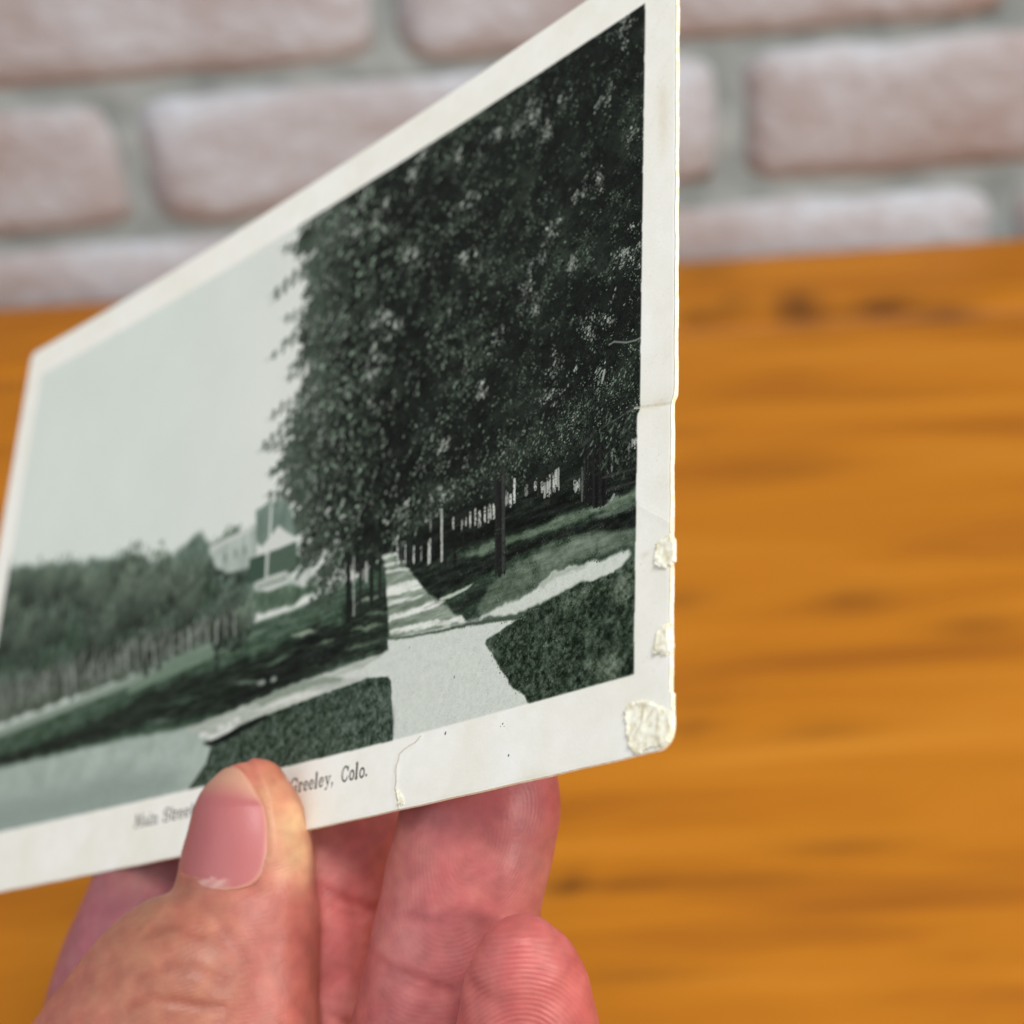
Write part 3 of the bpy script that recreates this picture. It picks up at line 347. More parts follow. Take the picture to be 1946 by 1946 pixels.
def lay(name, tone, feather, rough, pts):
    m, s = poly(pts, feather, rough)
    if m is None: return
    c = np.empty(m.shape+(3,), np.float32); c[:] = tone
    g = 0
    if name.startswith(('grass',)): g = tex_grass[s]*80+tex_fine[s]*90+tex_lump[s]*30
    elif name.startswith(('lawn', 'band', 'dark band')): g = tex_grass[s]*44+tex_streak[s]*62
    elif name.startswith(('shade', 'dark')): g = tex_streak[s]*62+tex_fine[s]*16
    elif name.startswith(('bush', 'hedge')): g = tex_lump[s]*60+tex_vert[s]*70+tex_grass[s]*24
    elif name.startswith('fence'): g = tex_grass[s]*60+tex_vert[s]*90
    elif name.startswith(('drive', 'walk', 'cross', 'road')): g = tex_fine[s]*16+tex_grass[s]*8+(tex_lump[s]*46 if name == 'road' else 0)
    elif name.startswith('strip'): g = tex_streak[s]*22
    elif name.startswith(('house', 'tower', 'wall', 'shop')): g = tex_vert[s]*50+tex_fine[s]*14
    else: g = tex_fine[s]*8
    if name == 'walk lit': g = np.minimum(tex_streak[s]*150, 14)+tex_fine[s]*14
    if name == 'walk far': g = tex_streak[s]*110+tex_fine[s]*10
    if name == 'cross path': g = tex_streak[s]*60
    c = c+np.asarray(g)[..., None]
    pic[s] = pic[s]*(1-m[..., None])+c*m[..., None]

for g in GROUND[:]:
    if g[0] in ('bush', 'bush dark', 'house', 'roof edge', 'tower', 'wall', 'wall window', 'roof', 'opening', 'post', 'rail', 'rail gaps', 'hedge', 'shop', 'pole'):
        lay(*g)

def stamp(x, y, ln, wd, ang, colr, alpha=0.9, arr=None):
    arr = pic if arr is None else arr
    px, py = x*PX, y*PX
    R = ln*PX*0.62+2
    x0 = int(px-R); x1 = int(px+R)+1; y0 = int(py-R); y1 = int(py+R)+1
    if x0 < 0 or y0 < 0 or x1 > TW or y1 > TH: return
    gy, gx = np.ogrid[y0:y1, x0:x1]
    dx = gx-px; dy = gy-py
    ca, sa = math.cos(ang), math.sin(ang)
    u = (dx*ca+dy*sa)/(ln*PX*0.5); v = (-dx*sa+dy*ca)/(wd*PX*0.5)
    q = u*u+v*v*(1+0.6*u)
    a = (np.clip((1.15-q)*2.2, 0, 1)*alpha)[..., None]
    arr[y0:y1, x0:x1] = arr[y0:y1, x0:x1]*(1-a)+np.asarray(colr)*a

def line(arr, pts, w, colr, alpha=1.0):
    for (xa, ya), (xb, yb) in zip(pts[:-1], pts[1:]):
        pad = w+0.3
        x0 = max(int((min(xa, xb)-pad)*PX), 0); x1 = min(int((max(xa, xb)+pad)*PX)+1, TW)
        y0 = max(int((min(ya, yb)-pad)*PX), 0); y1 = min(int((max(ya, yb)+pad)*PX)+1, TH)
        if x1 <= x0 or y1 <= y0: continue
        gx = XX[y0:y1, x0:x1]; gy = YY[y0:y1, x0:x1]
        dx, dy = xb-xa, yb-ya
        t = np.clip(((gx-xa)*dx+(gy-ya)*dy)/max(dx*dx+dy*dy, 1e-9), 0, 1)
        d = np.hypot(gx-xa-t*dx, gy-ya-t*dy)
        a = (np.clip((w*0.5-d)*PX+0.5, 0, 1)*alpha)[..., None]
        arr[y0:y1, x0:x1] = arr[y0:y1, x0:x1]*(1-a)+np.asarray(colr)*a

for g in GROUND:
    if g[0] in ('fence row', 'lawn far', 'strip', 'shade', 'shade2', 'fleck', 'road', 'road tone', 'lawn right', 'dark right', 'band', 'dark band', 'lawn mid', 'lawn mid lit'):
        lay(*g)


# the big dark tree: mass, then leaves
cm, s = poly(CROWN, 0.22, 1.5)
clump = fractal((TH, TW), 52, 61, 4)
clump2 = fractal((TH, TW), 18, 65, 3)
fringe = np.clip(1.0-(XX-72)/26.0, 0, 1)                 # hazier towards the outer side
clump3 = fractal((TH, TW), 110, 71, 3)
c = grn(17+clump2[s]*20+np.clip(clump[s]-0.47, 0, 1)*70+np.clip(clump3[s]-0.5, 0, 1)*60+fringe[s]*4)
pic[s] = pic[s]*(1-cm[..., None])+c*cm[..., None]
inside = np.zeros((TH, TW), np.float32); inside[s] = cm

def leafsize(x): return 1.0-0.62*max(0.0, min(1.0, (x-78)/40))
# leaf clusters: each one lighter on its upper side, with dark hollows between
for i in range(1500):
    x, y = rng.uniform(71, 136), rng.uniform(27, 83)
    iy, ix = int(y*PX), int(x*PX)
    if iy >= TH or ix >= TW or inside[iy, ix] < 0.6: continue
    sz = leafsize(x)
    lit = max(0.0, min(1.0, (clump[iy, ix]-0.40)*3.6+(clump3[iy, ix]-0.5)*2.4+.1))
    rad = rng.uniform(0.9, 2.2)*(0.45+0.55*sz)
    ang = rng.normal(0.85, 0.4)
    tone = 40+55*lit*rng.random()
    for j in range(int(rng.integers(9, 20))):
        a, b = rng.normal(0, 0.5, 2)
        upw = 0.5+0.5*b
        v = tone*(0.45+0.75*upw)+rng.normal(0, 8)
        if rng.random() < 0.10+0.16*lit: v = rng.uniform(95, 185)
        ln = rng.uniform(0.5, 1.05)*sz
        stamp(x+a*rad, y+b*rad, ln, ln*rng.uniform(0.28, 0.55), ang+rng.normal(0, .45), grn(max(v, 12)), 0.8)
    for j in range(int(rng.integers(5, 12))):
        ln = rng.uniform(0.6, 1.2)*sz
        stamp(x+rng.normal(0, rad*.7), y-rad*.7+rng.normal(0, rad*.4), ln, ln*.6, ang+rng.normal(0, .6), grn(rng.uniform(10, 24)), .8)
for i in range(9000):
    x, y = rng.uniform(72, 136), rng.uniform(26, 83)
    iy, ix = int(y*PX), int(x*PX)
    if iy >= TH or ix >= TW or inside[iy, ix] < 0.5: continue
    ln = rng.uniform(0.3, 0.6)*leafsize(x)
    u = rng.random()
    v = 12+12*rng.random() if u < .45 else (40+45*rng.random() if u < .86 else 100+110*rng.random())
    if clump[iy, ix] < .42 and v > 60: v *= .5
    stamp(x, y, ln, ln*rng.uniform(.3, .7), rng.normal(.8, .7), grn(v), .75)
for i in range(520):
    x, y = rng.uniform(73, 112), rng.uniform(34, 82)
    iy, ix = int(y*PX), int(x*PX)
    if inside[iy, ix] < 0.8 or clump2[iy, ix] < .45: continue
    for j in range(int(rng.integers(1, 4))):
        v = rng.uniform(95, 205); ln = rng.uniform(.4, .95)*leafsize(x)
        stamp(x+rng.normal(0, .4), y+rng.normal(0, .5), ln, ln*rng.uniform(.25, .5), rng.normal(1.0, .4), (v*.97, v, v*.93), .75)
# brighter, drooping leaf clusters
for x, y, r, n in GLINTS:
    sz = 0.35+0.65*leafsize(x)
    ang = rng.normal(0.95, 0.25)
    m_ = 3+n//6
    for c_ in range(m_):
        cx_, cy_ = x+rng.normal(0, r*.42), y+rng.normal(0, r*.38)
        for i in range(int(rng.integers(4, 10))):
            a, b = rng.normal(0, .34, 2)
            v = rng.uniform(95, 165) if rng.random() < 0.5 else rng.uniform(165, 222)
            ln = rng.uniform(0.35, 0.8)*sz*(1.35 if x < 112 else 1)
            stamp(cx_+a*.8-b*.25, cy_+a*.4+b, ln, ln*rng.uniform(0.25, 0.5), ang+rng.normal(0, .35), (v*0.97, v, v*0.93), 0.8)
        for i in range(4):
            ln = rng.uniform(0.4, .8)*sz
            stamp(cx_+rng.normal(0, .5), cy_-.4+rng.normal(0, .4), ln, ln*.5, ang+rng.normal(0, .5), grn(rng.uniform(12, 28)), .85)
# sprays against the sky: leaning twigs hung with narrow leaves
def spray(xr, yr, xt, yt, n_, wid):
    d_ = math.atan2(yt-yr, xt-xr)
    ln_ = math.hypot(xt-xr, yt-yr); sag = rng.uniform(-.1, .2)*ln_
    pts = [(xr+(xt-xr)*i/8, yr+(yt-yr)*i/8+sag*math.sin(i/8*math.pi)) for i in range(9)]
    line(pic, pts, 0.16, (74, 90, 76), 0.7)
    for i in range(n_):
        t = rng.random()**0.85; k_ = min(int(t*8), 7); sd = 1 if rng.random() < .5 else -1
        off = wid*(1.25-t)*rng.random()
        bx = pts[k_][0]-math.sin(d_)*off*sd; by = pts[k_][1]+math.cos(d_)*off*sd-0.2
        v = rng.uniform(24, 66)+34*t+(40 if rng.random() < .08 else 0)
        l_ = rng.uniform(0.45, 1.05)
        stamp(bx, by, l_, l_*rng.uniform(0.18, 0.36), d_+sd*rng.uniform(.1, .8), grn(v), 0.78)
for i in range(620):          # sky showing between the outer twigs
    k_ = rng.integers(0, len(ROOTS))
    x, y = ROOTS[k_][0]+abs(rng.normal(-1.0, 2.6))-2.2, ROOTS[k_][1]+rng.normal(0, 3.2)
    if y > 82.5 or y < 31: continue
    ln = rng.uniform(0.8, 2.0)
    stamp(x, y, ln, ln*rng.uniform(.4, .8), rng.normal(.6, .6), (204, 208, 198), .85)
for (xt, yt), (xr, yr) in zip(TIPS, ROOTS):
    spray(xr+3, yr+.8, xt, yt, 170, 2.0)
for i in range(230):
    k_ = rng.integers(0, len(ROOTS)); xr, yr = ROOTS[k_]
    xr += rng.normal(1.5, 1.5); yr += rng.normal(0, 3.0)
    d_ = rng.normal(3.5, .5); l_ = rng.uniform(2.0, 7.5); xr += 1.2
    xt, yt = xr+l_*math.cos(d_), yr+l_*math.sin(d_)
    if yt > 82 or xt < 68: continue
    spray(xr, yr, xt, yt, int(17*l_), 1.0)
for i in range(420):
    k_ = rng.integers(0, len(ROOTS))
    x, y = ROOTS[k_][0]+rng.normal(2.5, 2.2), ROOTS[k_][1]+rng.normal(0, 2.5)
    ln = rng.uniform(0.35, 0.8)
    stamp(x, y, ln, ln*.35, rng.normal(.9, .5), (182, 188, 178), .65)
for i in range(5200):
    x, y = rng.uniform(66, 90), rng.uniform(27, 82)
    iy, ix = int(y*PX), int(x*PX)
    if inside[iy, ix] < .75 or x < np.interp(y, CROWN_Y, CROWN_X)+rng.uniform(1.0, 4.5): continue
    ln = rng.uniform(.4, 1.0); u = rng.random()
    v = 14+16*rng.random() if u < .50 else (44+44*rng.random() if u < .88 else 110+95*rng.random())
    stamp(x, y, ln, ln*rng.uniform(.3, .6), rng.normal(1.0, .5), grn(v), .78)
# rounded crowns on the far left, lighter above and dark beneath
blobs = []
for i in range(64):
    x = rng.uniform(2, 69); yt_ = np.interp(x, [0, 20, 46, 52, 58, 62, 66], TOPS)
    yb_ = yt_-rng.uniform(0, 11)
    blobs.append((yb_, x, rng.uniform(2.2, 5.2)))
for yb_, x, rad in sorted(blobs, reverse=True):
    tone = rng.uniform(74, 118)
    for j in range(int(rad*34)):
        a, b = rng.normal(0, .42, 2)
        v = tone*(.72+.42*b)+rng.normal(0, 9)
        ln = rng.uniform(.7, 1.7)
        px_, py_ = x+a*rad, yb_-rad*.6+b*rad
        if py_ > np.interp(px_, [0, 20, 46, 52, 58, 62, 66], TOPS)+rng.uniform(-.3, 1.2): continue
        stamp(px_, py_, ln, ln*rng.uniform(.35, .7), rng.normal(1.4, .6), grn(max(v, 34)), .55)
for g in GROUND:
    if g[0] in ('house', 'roof edge', 'house window', 'tower'): lay(*g)
for g in GROUND:
    if g[0] in ('roof', 'opening', 'post', 'rail', 'rail gaps', 'pole'): lay(*g)
for i in range(420):
    x = rng.uniform(3, 66); y = np.interp(x, FENCE_X, FENCE_Y)+rng.normal(0, 1.3)
    ln = rng.uniform(.6, 1.6)
    v = rng.uniform(44, 84) if rng.random() < .55 else rng.uniform(120, 172)
    stamp(x, y, ln, ln*.25, rng.normal(1.55, .15), (v*.98, v, v*.93), .6)
for g in GROUND:
    if g[0] in ('shade edge', 'sun fleck', 'drive', 'drive tone', 'walk far', 'streak', 'walk lit', 'walkway', 'cross path', 'cross path lit', 'cross path dim', 'grass left', 'wedge', 'stone', 'joint', 'grass right', 'grass right lit', 'margin shade'):
        lay(*g)
T2 = []
for t, p, w in TRUNKS:
    if t < 40 and w > 1.2:
        for j in range(9):
            xo = (j/8-.5)*w*.9; dy = p[1][1]-p[0][1]
            T2.append((t+rng.uniform(-4, 16), [(p[0][0]+xo, p[0][1]), (p[1][0]+xo*1.15, p[1][1]-dy*rng.uniform(-.02, .04))], w*.2))
    elif t > 150 and w >= .45 and p[0][0] > 95:
        for j in range(int(w/.2)+1):
            xo = (j/(int(w/.2)+1)-.5)*w; a, b = rng.uniform(-.15, .25), rng.uniform(-.1, .2); dy = p[1][1]-p[0][1]
            T2.append((t-rng.uniform(0, 70), [(p[0][0]+xo, p[0][1]+dy*a), (p[1][0]+xo, p[1][1]-dy*b)], rng.uniform(.16, .3)))
    else: T2.append((t, p, w))
for t, p, w in T2:
    if w > 0.6 and t < 80: tt = grn(t)
    else: tt = (t*0.99, t, t*0.95)
    n = 7
    q = [(p[0][0]+(p[1][0]-p[0][0])*i/n+rng.normal(0, .02), p[0][1]+(p[1][1]-p[0][1])*i/n) for i in range(n+1)]
    line(pic, q, w, tt, 0.88)
for t, p, w in TRUNKS:
    if t > 100 and p[0][0] > 95:
        for j in range(9):
            f_ = rng.choice([rng.uniform(-.08, .2), rng.uniform(.85, 1.1), rng.random()])
            x = p[0][0]+rng.normal(0, w*.6); y = p[0][1]+(p[1][1]-p[0][1])*f_
            ln = rng.uniform(.12, .34); stamp(x, y, ln, ln*.5, rng.normal(1.2, .5), grn(rng.uniform(20, 60)), .85)
for t, w, p in LIMBS:
    line(pic, p, w, (t*0.98, t, t*0.95), 0.9)
for x, y in LEAFY:
    for j in range(2):
        v = rng.uniform(18, 62) if rng.random() < .8 else rng.uniform(80, 130)
        ln = rng.uniform(.3, .8)
        stamp(x+rng.normal(0, .3), y+rng.normal(0, .3), ln, ln*.35, rng.normal(1.3, .5), grn(v), .7)
# leaves hanging over the row of trunks
for i in range(2600):
    x = rng.uniform(97, 135); y = 29.6+(x-97)*0.18+rng.normal(0, 1)*1.1+1.4
    v = rng.uniform(22, 70) if rng.random() < 0.8 else rng.uniform(90, 170)
    ln = rng.uniform(0.2, 0.45)
    stamp(x, y+0.8, ln, ln*0.45, rng.normal(1, .5), grn(v), 0.75)
# pebbly concrete and grass blades
for i in range(5200):
    x = rng.uniform(82, 135.2); y = rng.uniform(7.6, 30)
    iy, ix = int(y*PX), int(x*PX)
    v0 = pic[iy, ix].mean()
    ln = rng.uniform(0.12, 0.32)
    if v0 < 95: stamp(x, y, ln, ln*.35, rng.normal(1.4, .4), grn(v0+rng.normal(4, 26)), .7)
    elif v0 > 185: stamp(x, y, .12, .1, 0, np.full(3, v0-rng.uniform(0, 40)), .5)
# halftone grain
pic += (rng.normal(0, 4.5, (TH, TW)).astype(np.float32))[..., None]
dots = np.sin((XX+YY)*2*math.pi/0.19)*np.sin((XX-YY)*2*math.pi/0.19)
pic += (dots*6)[..., None]
pic = np.clip(pic-4*(pic < 60), 6, 232)


# paper stock
img[:] = (240, 236, 225)
img += ((fractal((TH, TW), 90, 3, 4)-0.5)*12)[..., None]*np.array((.8, 1, 1.7))
img += ((fractal((TH, TW), 26, 13, 4)-0.5)*7)[..., None]*np.array((1, 1, 1.3))
img += (rng.normal(0, 1.6, (TH, TW)).astype(np.float32))[..., None]
# picture edges follow the sheet's slight wobble
shift = edge_shift(YY)
inpic = ((XX > PIC_L) & (XX < PIC_R+shift*0.8) & (YY > PIC_B+0.55*np.clip((99-XX)/50, 0, 1.8)) & (YY < PIC_T+0.5*np.clip((135-XX)/100, 0, 1.3))).astype(np.float32)
inpic = blur(inpic, 1)[..., None]
img = img*(1-inpic)+pic*inpic

# ---- caption, cut as slab letters (strokes in em units, x height 0.62)
def arc(cx, cy, rx, ry, a0, a1, n=14):
    return [(cx+rx*math.cos(math.radians(a0+(a1-a0)*i/n)), cy+ry*math.sin(math.radians(a0+(a1-a0)*i/n))) for i in range(n+1)]
B_, H_ = 0.20, 0.09          # thick and thin strokes
GL = {
 'M': [(B_*.8, [(.16, 0), (.16, 1)]), (B_, [(.84, 0), (.84, 1)]), (B_, [(.16, 1), (.5, .22)]), (H_, [(.5, .22), (.84, 1)]), (H_, [(0, .03), (.32, .03)]), (H_, [(.66, .03), (1, .03)]), (H_, [(0, .97), (.2, .97)]), (H_, [(.8, .97), (1, .97)])],
 'a': [(B_, [(.72, .45), (.72, .1), (.98, .04)]), (H_, arc(.42, .45, .3, .17, 0, 160)), (B_*.7, [(.16, .46), (.14, .5)]), (H_*1.2, arc(.4, .18, .3, .16, 90, 290)), (H_, [(.4, .34), (.7, .34)]), (H_, [(.5, .03), (.72, .14)])],
 'i': [(B_*1.2, [(.52, 0), (.52, .62)]), (H_, [(.1, .04), (.95, .04)]), (H_, [(.15, .6), (.5, .6)]), (B_*1.3, [(.5, .84), (.52, .86)])],
 'n': [(B_, [(.2, 0), (.2, .62)]), (B_, [(.78, 0), (.78, .45)]), (H_*1.3, arc(.5, .42, .28, .18, 0, 160)), (H_, [(0, .04), (.42, .04)]), (H_, [(.58, .04), (1, .04)]), (H_, [(0, .6), (.2, .6)])],
 'S': [(B_*.8, arc(.5, .73, .36, .24, 20, 250)), (B_, [(.28, .6), (.72, .42)]), (B_*.8, arc(.5, .26, .38, .26, 60, -165)), (H_, [(.87, .72), (.87, .98)]), (H_, [(.12, .28), (.12, .02)])],
 't': [(B_*1.3, [(.42, .1), (.42, .88)]), (H_, [(.05, .6), (.9, .6)]), (H_*1.4, arc(.66, .16, .24, .14, 180, 340))],
 'r': [(B_*1.2, [(.3, 0), (.3, .62)]), (H_, [(0, .04), (.68, .04)]), (H_, [(0, .6), (.3, .6)]), (H_*1.3, arc(.62, .4, .3, .2, 60, 170)), (B_*1.1, [(.84, .52), (.86, .5)])],
 'e': [(B_*.9, arc(.5, .31, .40, .30, 85, 285)), (H_*1.2, arc(.5, .31, .40, .30, 285, 325)), (B_*.7, arc(.5, .31, .38, .30, 0, 90)), (H_, [(.12, .33), (.88, .33)])],
 'G': [(B_*.9, arc(.5, .5, .42, .5, 60, 300)), (H_, arc(.5, .5, .42, .5, 20, 60)), (H_, [(.9, .68), (.9, .98)]), (B_*.9, [(.84, .06), (.84, .42)]), (H_, [(.55, .42), (1, .42)])],
 'l': [(B_*1.5, [(.5, 0), (.5, 1.05)]), (H_, [(0, .04), (1, .04)]), (H_, [(.02, 1.03), (.5, 1.03)])],
 'y': [(B_, [(.18, .6), (.54, .08)]), (H_*1.2, [(.84, .6), (.46, -.14), (.28, -.28)]), (B_, [(.2, -.24), (.22, -.22)]), (H_, [(0, .6), (.42, .6)]), (H_, [(.62, .6), (1, .6)])],
 'C': [(B_*.9, arc(.5, .5, .42, .5, 55, 305)), (H_*1.2, arc(.5, .5, .42, .5, 305, 335)), (H_*1.2, arc(.5, .5, .42, .5, 25, 55)), (H_, [(.92, .66), (.92, 1)])],
 'o': [(B_*.9, arc(.5, .31, .39, .31, 60, 300)), (B_*.9, arc(.5, .31, .39, .31, -60, 60))],
 ',': [(B_*1.3, [(.5, .07), (.52, .05)]), (H_*1.2, [(.6, .05), (.35, -.2)])],
 '.': [(B_*1.4, [(.5, .08), (.52, .08)])],
}
INK = (26, 28, 24)
for ch, x, w, yb in CAPTION:
    hgt = 1.62
    for th, pts in GL[ch]:
        q = [(x+px*w, yb+py*hgt) for px, py in pts]
        line(img, q, th*0.98, INK, 0.95)

# ---- wear: specks, stains, cracks
for x, y, r in SPECKS:
    stamp(x, y, r*2.4, r*1.4, 1.3, (60, 50, 44), .9, img)
for x, y, a, b in STAINS:
    d = ((XX-x)/a)**2+((YY-y)/b)**2
    m = (np.exp(-d)*(0.35+fractal((TH, TW), 10, int(x*7)+3, 3)))[..., None]*0.22
    img = img*(1-m)+np.array((196, 176, 138))*m
line(img, CRACK, 0.13, (196, 182, 156), 0.75)
line(img, [(x+.16, y) for x, y in CRACK], 0.12, (250, 249, 244), 0.6)
line(img, CREASE, 0.3, (206, 196, 172), 0.5)
line(img, [(CREASE[0][0]-2.2, CREASE[0][1]), CREASE[-1]], 0.12, (225, 221, 206), 0.5)
for i in range(len(CRACK)-1):
    (xa, ya), (xb, yb) = CRACK[i], CRACK[i+1]
    line(img, [(xa, ya), ((xa+xb)/2+rng.normal(0, .18), (ya+yb)/2), (xb, yb)], .10, (170, 152, 122), .6)
line(img, CREASE2, 0.14, (250, 249, 244), 0.55)
for i in range(90):           # rubbed fibres along the right border
    x = rng.uniform(136.4, 139.8); y = rng.uniform(2, 88)
    stamp(x, y, rng.uniform(.3, 1.1), .07, rng.normal(0.8, .7), np.array((214, 208, 192))+rng.normal(0, 8), .35, img)
img = np.clip(img, 0, 252)

card_img = bpy.data.images.new('card_print', TW, TH, alpha=False)
buf = np.ones((TH, TW, 4), np.float32); buf[..., :3] = img/255.0
card_img.pixels.foreach_set(buf.ravel())
card_img.update(); card_img.pack()
del buf


# ================================================================ materials
def mat_print():
    m, nt, b = new_mat('printed_card')
    t = N(nt, 'ShaderNodeTexImage'); t.image = card_img; t.interpolation = 'Linear'
    uvn = N(nt, 'ShaderNodeUVMap', uv_map='UVMap')
    L(nt, uvn.outputs[0], t.inputs[0]); L(nt, t.outputs[0], b.inputs['Base Color'])
    b.inputs['Roughness'].default_value = 0.5
    b.inputs['Specular IOR Level'].default_value = 0.07
    tc = N(nt, 'ShaderNodeTexCoord')
    n1 = N(nt, 'ShaderNodeTexNoise'); n1.inputs['Scale'].default_value = 2600; n1.inputs['Detail'].default_value = 4
    bp = N(nt, 'ShaderNodeBump'); bp.inputs['Strength'].default_value = 0.35; bp.inputs['Distance'].default_value = 0.00006
    L(nt, tc.outputs['Object'], n1.inputs['Vector']); L(nt, n1.outputs[0], bp.inputs['Height']); L(nt, bp.outputs[0], b.inputs['Normal'])
    return m

def mat_fibre(name, c1, c2, scale=1400, bump=0.0003):
    m, nt, b = new_mat(name)
    tc = N(nt, 'ShaderNodeTexCoord')
    n1 = N(nt, 'ShaderNodeTexNoise'); n1.inputs['Scale'].default_value = scale; n1.inputs['Detail'].default_value = 6
    cr = N(nt, 'ShaderNodeValToRGB')
    cr.color_ramp.elements[0].position = 0.35; cr.color_ramp.elements[1].position = 0.62
    cr.color_ramp.elements[0].color = (*lin(c1), 1); cr.color_ramp.elements[1].color = (*lin(c2), 1)
    L(nt, tc.outputs['Object'], n1.inputs['Vector']); L(nt, n1.outputs[0], cr.inputs[0]); L(nt, cr.outputs[0], b.inputs['Base Color'])
    bp = N(nt, 'ShaderNodeBump'); bp.inputs['Strength'].default_value = 0.7; bp.inputs['Distance'].default_value = bump
    L(nt, n1.outputs[0], bp.inputs['Height']); L(nt, bp.outputs[0], b.inputs['Normal'])
    b.inputs['Roughness'].default_value = 0.95; b.inputs['Specular IOR Level'].default_value = 0.1
    return m

M_PRINT = mat_print()
M_EDGE = mat_fibre('card_cut_edge', (238, 222, 180), (255, 250, 226))
M_BACK = mat_fibre('card_back', (216, 206, 184), (226, 218, 198), 500, 0.00003)
M_TORN = mat_fibre('torn_paper_fibre', (226, 216, 186), (252, 248, 230), 1300, 0.00028)


# ================================================================ the brick wall
PSI = math.radians(5.5)
WALL_D = 0.5417
h_dir = Vector((math.cos(PSI), -math.sin(PSI), 0)); n_dir = Vector((math.sin(PSI), math.cos(PSI), 0))
TABLE_Z = CAM_Z-0.2745
wall = tag(bpy.data.objects.new('brick_wall', None), 'whitewashed pinkish brick wall with recessed grey mortar behind the wooden tabletop', 'wall')
col.objects.link(wall)
wall.matrix_world = Matrix(((h_dir.x, n_dir.x, 0, n_dir.x*WALL_D), (h_dir.y, n_dir.y, 0, n_dir.y*WALL_D), (0, 0, 1, TABLE_Z), (0, 0, 0, 1)))

m_mortar, nt, b = new_mat('mortar')
tc = N(nt, 'ShaderNodeTexCoord'); n1 = N(nt, 'ShaderNodeTexNoise'); n1.inputs['Scale'].default_value = 60; n1.inputs['Detail'].default_value = 6
cr = N(nt, 'ShaderNodeValToRGB'); cr.color_ramp.elements[0].position = .3; cr.color_ramp.elements[1].position = .7
cr.color_ramp.elements[0].color = (*lin((130, 141, 142)), 1); cr.color_ramp.elements[1].color = (*lin((168, 178, 178)), 1)
L(nt, tc.outputs['Object'], n1.inputs[0]); L(nt, n1.outputs[0], cr.inputs[0]); L(nt, cr.outputs[0], b.inputs['Base Color'])
bp = N(nt, 'ShaderNodeBump'); bp.inputs['Distance'].default_value = .002; L(nt, n1.outputs[0], bp.inputs['Height']); L(nt, bp.outputs[0], b.inputs['Normal'])
b.inputs['Roughness'].default_value = .9

m_brick, nt, b = new_mat('whitewashed_brick')
tc = N(nt, 'ShaderNodeTexCoord'); oi = N(nt, 'ShaderNodeObjectInfo')
add = N(nt, 'ShaderNodeVectorMath', operation='ADD')
sc3 = N(nt, 'ShaderNodeVectorMath', operation='SCALE'); sc3.inputs['Scale'].default_value = 7.0
cmb = N(nt, 'ShaderNodeCombineXYZ')
for i in range(3): L(nt, oi.outputs['Random'], cmb.inputs[i])
L(nt, cmb.outputs[0], sc3.inputs[0]); L(nt, tc.outputs['Object'], add.inputs[0]); L(nt, sc3.outputs[0], add.inputs[1])
n1 = N(nt, 'ShaderNodeTexNoise'); n1.inputs['Scale'].default_value = 19; n1.inputs['Detail'].default_value = 6; n1.inputs['Roughness'].default_value = .68
cr = N(nt, 'ShaderNodeValToRGB')
e = cr.color_ramp.elements
e[0].position = .33; e[0].color = (*lin((164, 150, 147)), 1)
e[1].position = .68; e[1].color = (*lin((200, 207, 216)), 1)
x = e.new(.48); x.color = (*lin((178, 174, 177)), 1)
L(nt, add.outputs[0], n1.inputs[0]); L(nt, n1.outputs[0], cr.inputs[0]); L(nt, cr.outputs[0], b.inputs['Base Color'])
n2 = N(nt, 'ShaderNodeTexNoise'); n2.inputs['Scale'].default_value = 180; n2.inputs['Detail'].default_value = 6
L(nt, add.outputs[0], n2.inputs[0])
bp = N(nt, 'ShaderNodeBump'); bp.inputs['Distance'].default_value = .002; L(nt, n2.outputs[0], bp.inputs['Height']); L(nt, bp.outputs[0], b.inputs['Normal'])
b.inputs['Roughness'].default_value = .8

# mortar bed: one slab whose face lies 5 mm behind the brick faces
def box(x0, x1, y0, y1, z0, z1):
    v = [(x, y, z) for x in (x0, x1) for y in (y0, y1) for z in (z0, z1)]
    f = [(0, 1, 3, 2), (4, 6, 7, 5), (0, 4, 5, 1), (2, 3, 7, 6), (0, 2, 6, 4), (1, 5, 7, 3)]
    return v, f
v, f = box(-0.9, 0.9, 0.0044, 0.06, -0.03, 0.62)
mm = mesh_from('mortar', v, f, False); mm.materials.append(m_mortar)
link('mortar', mm, wall)

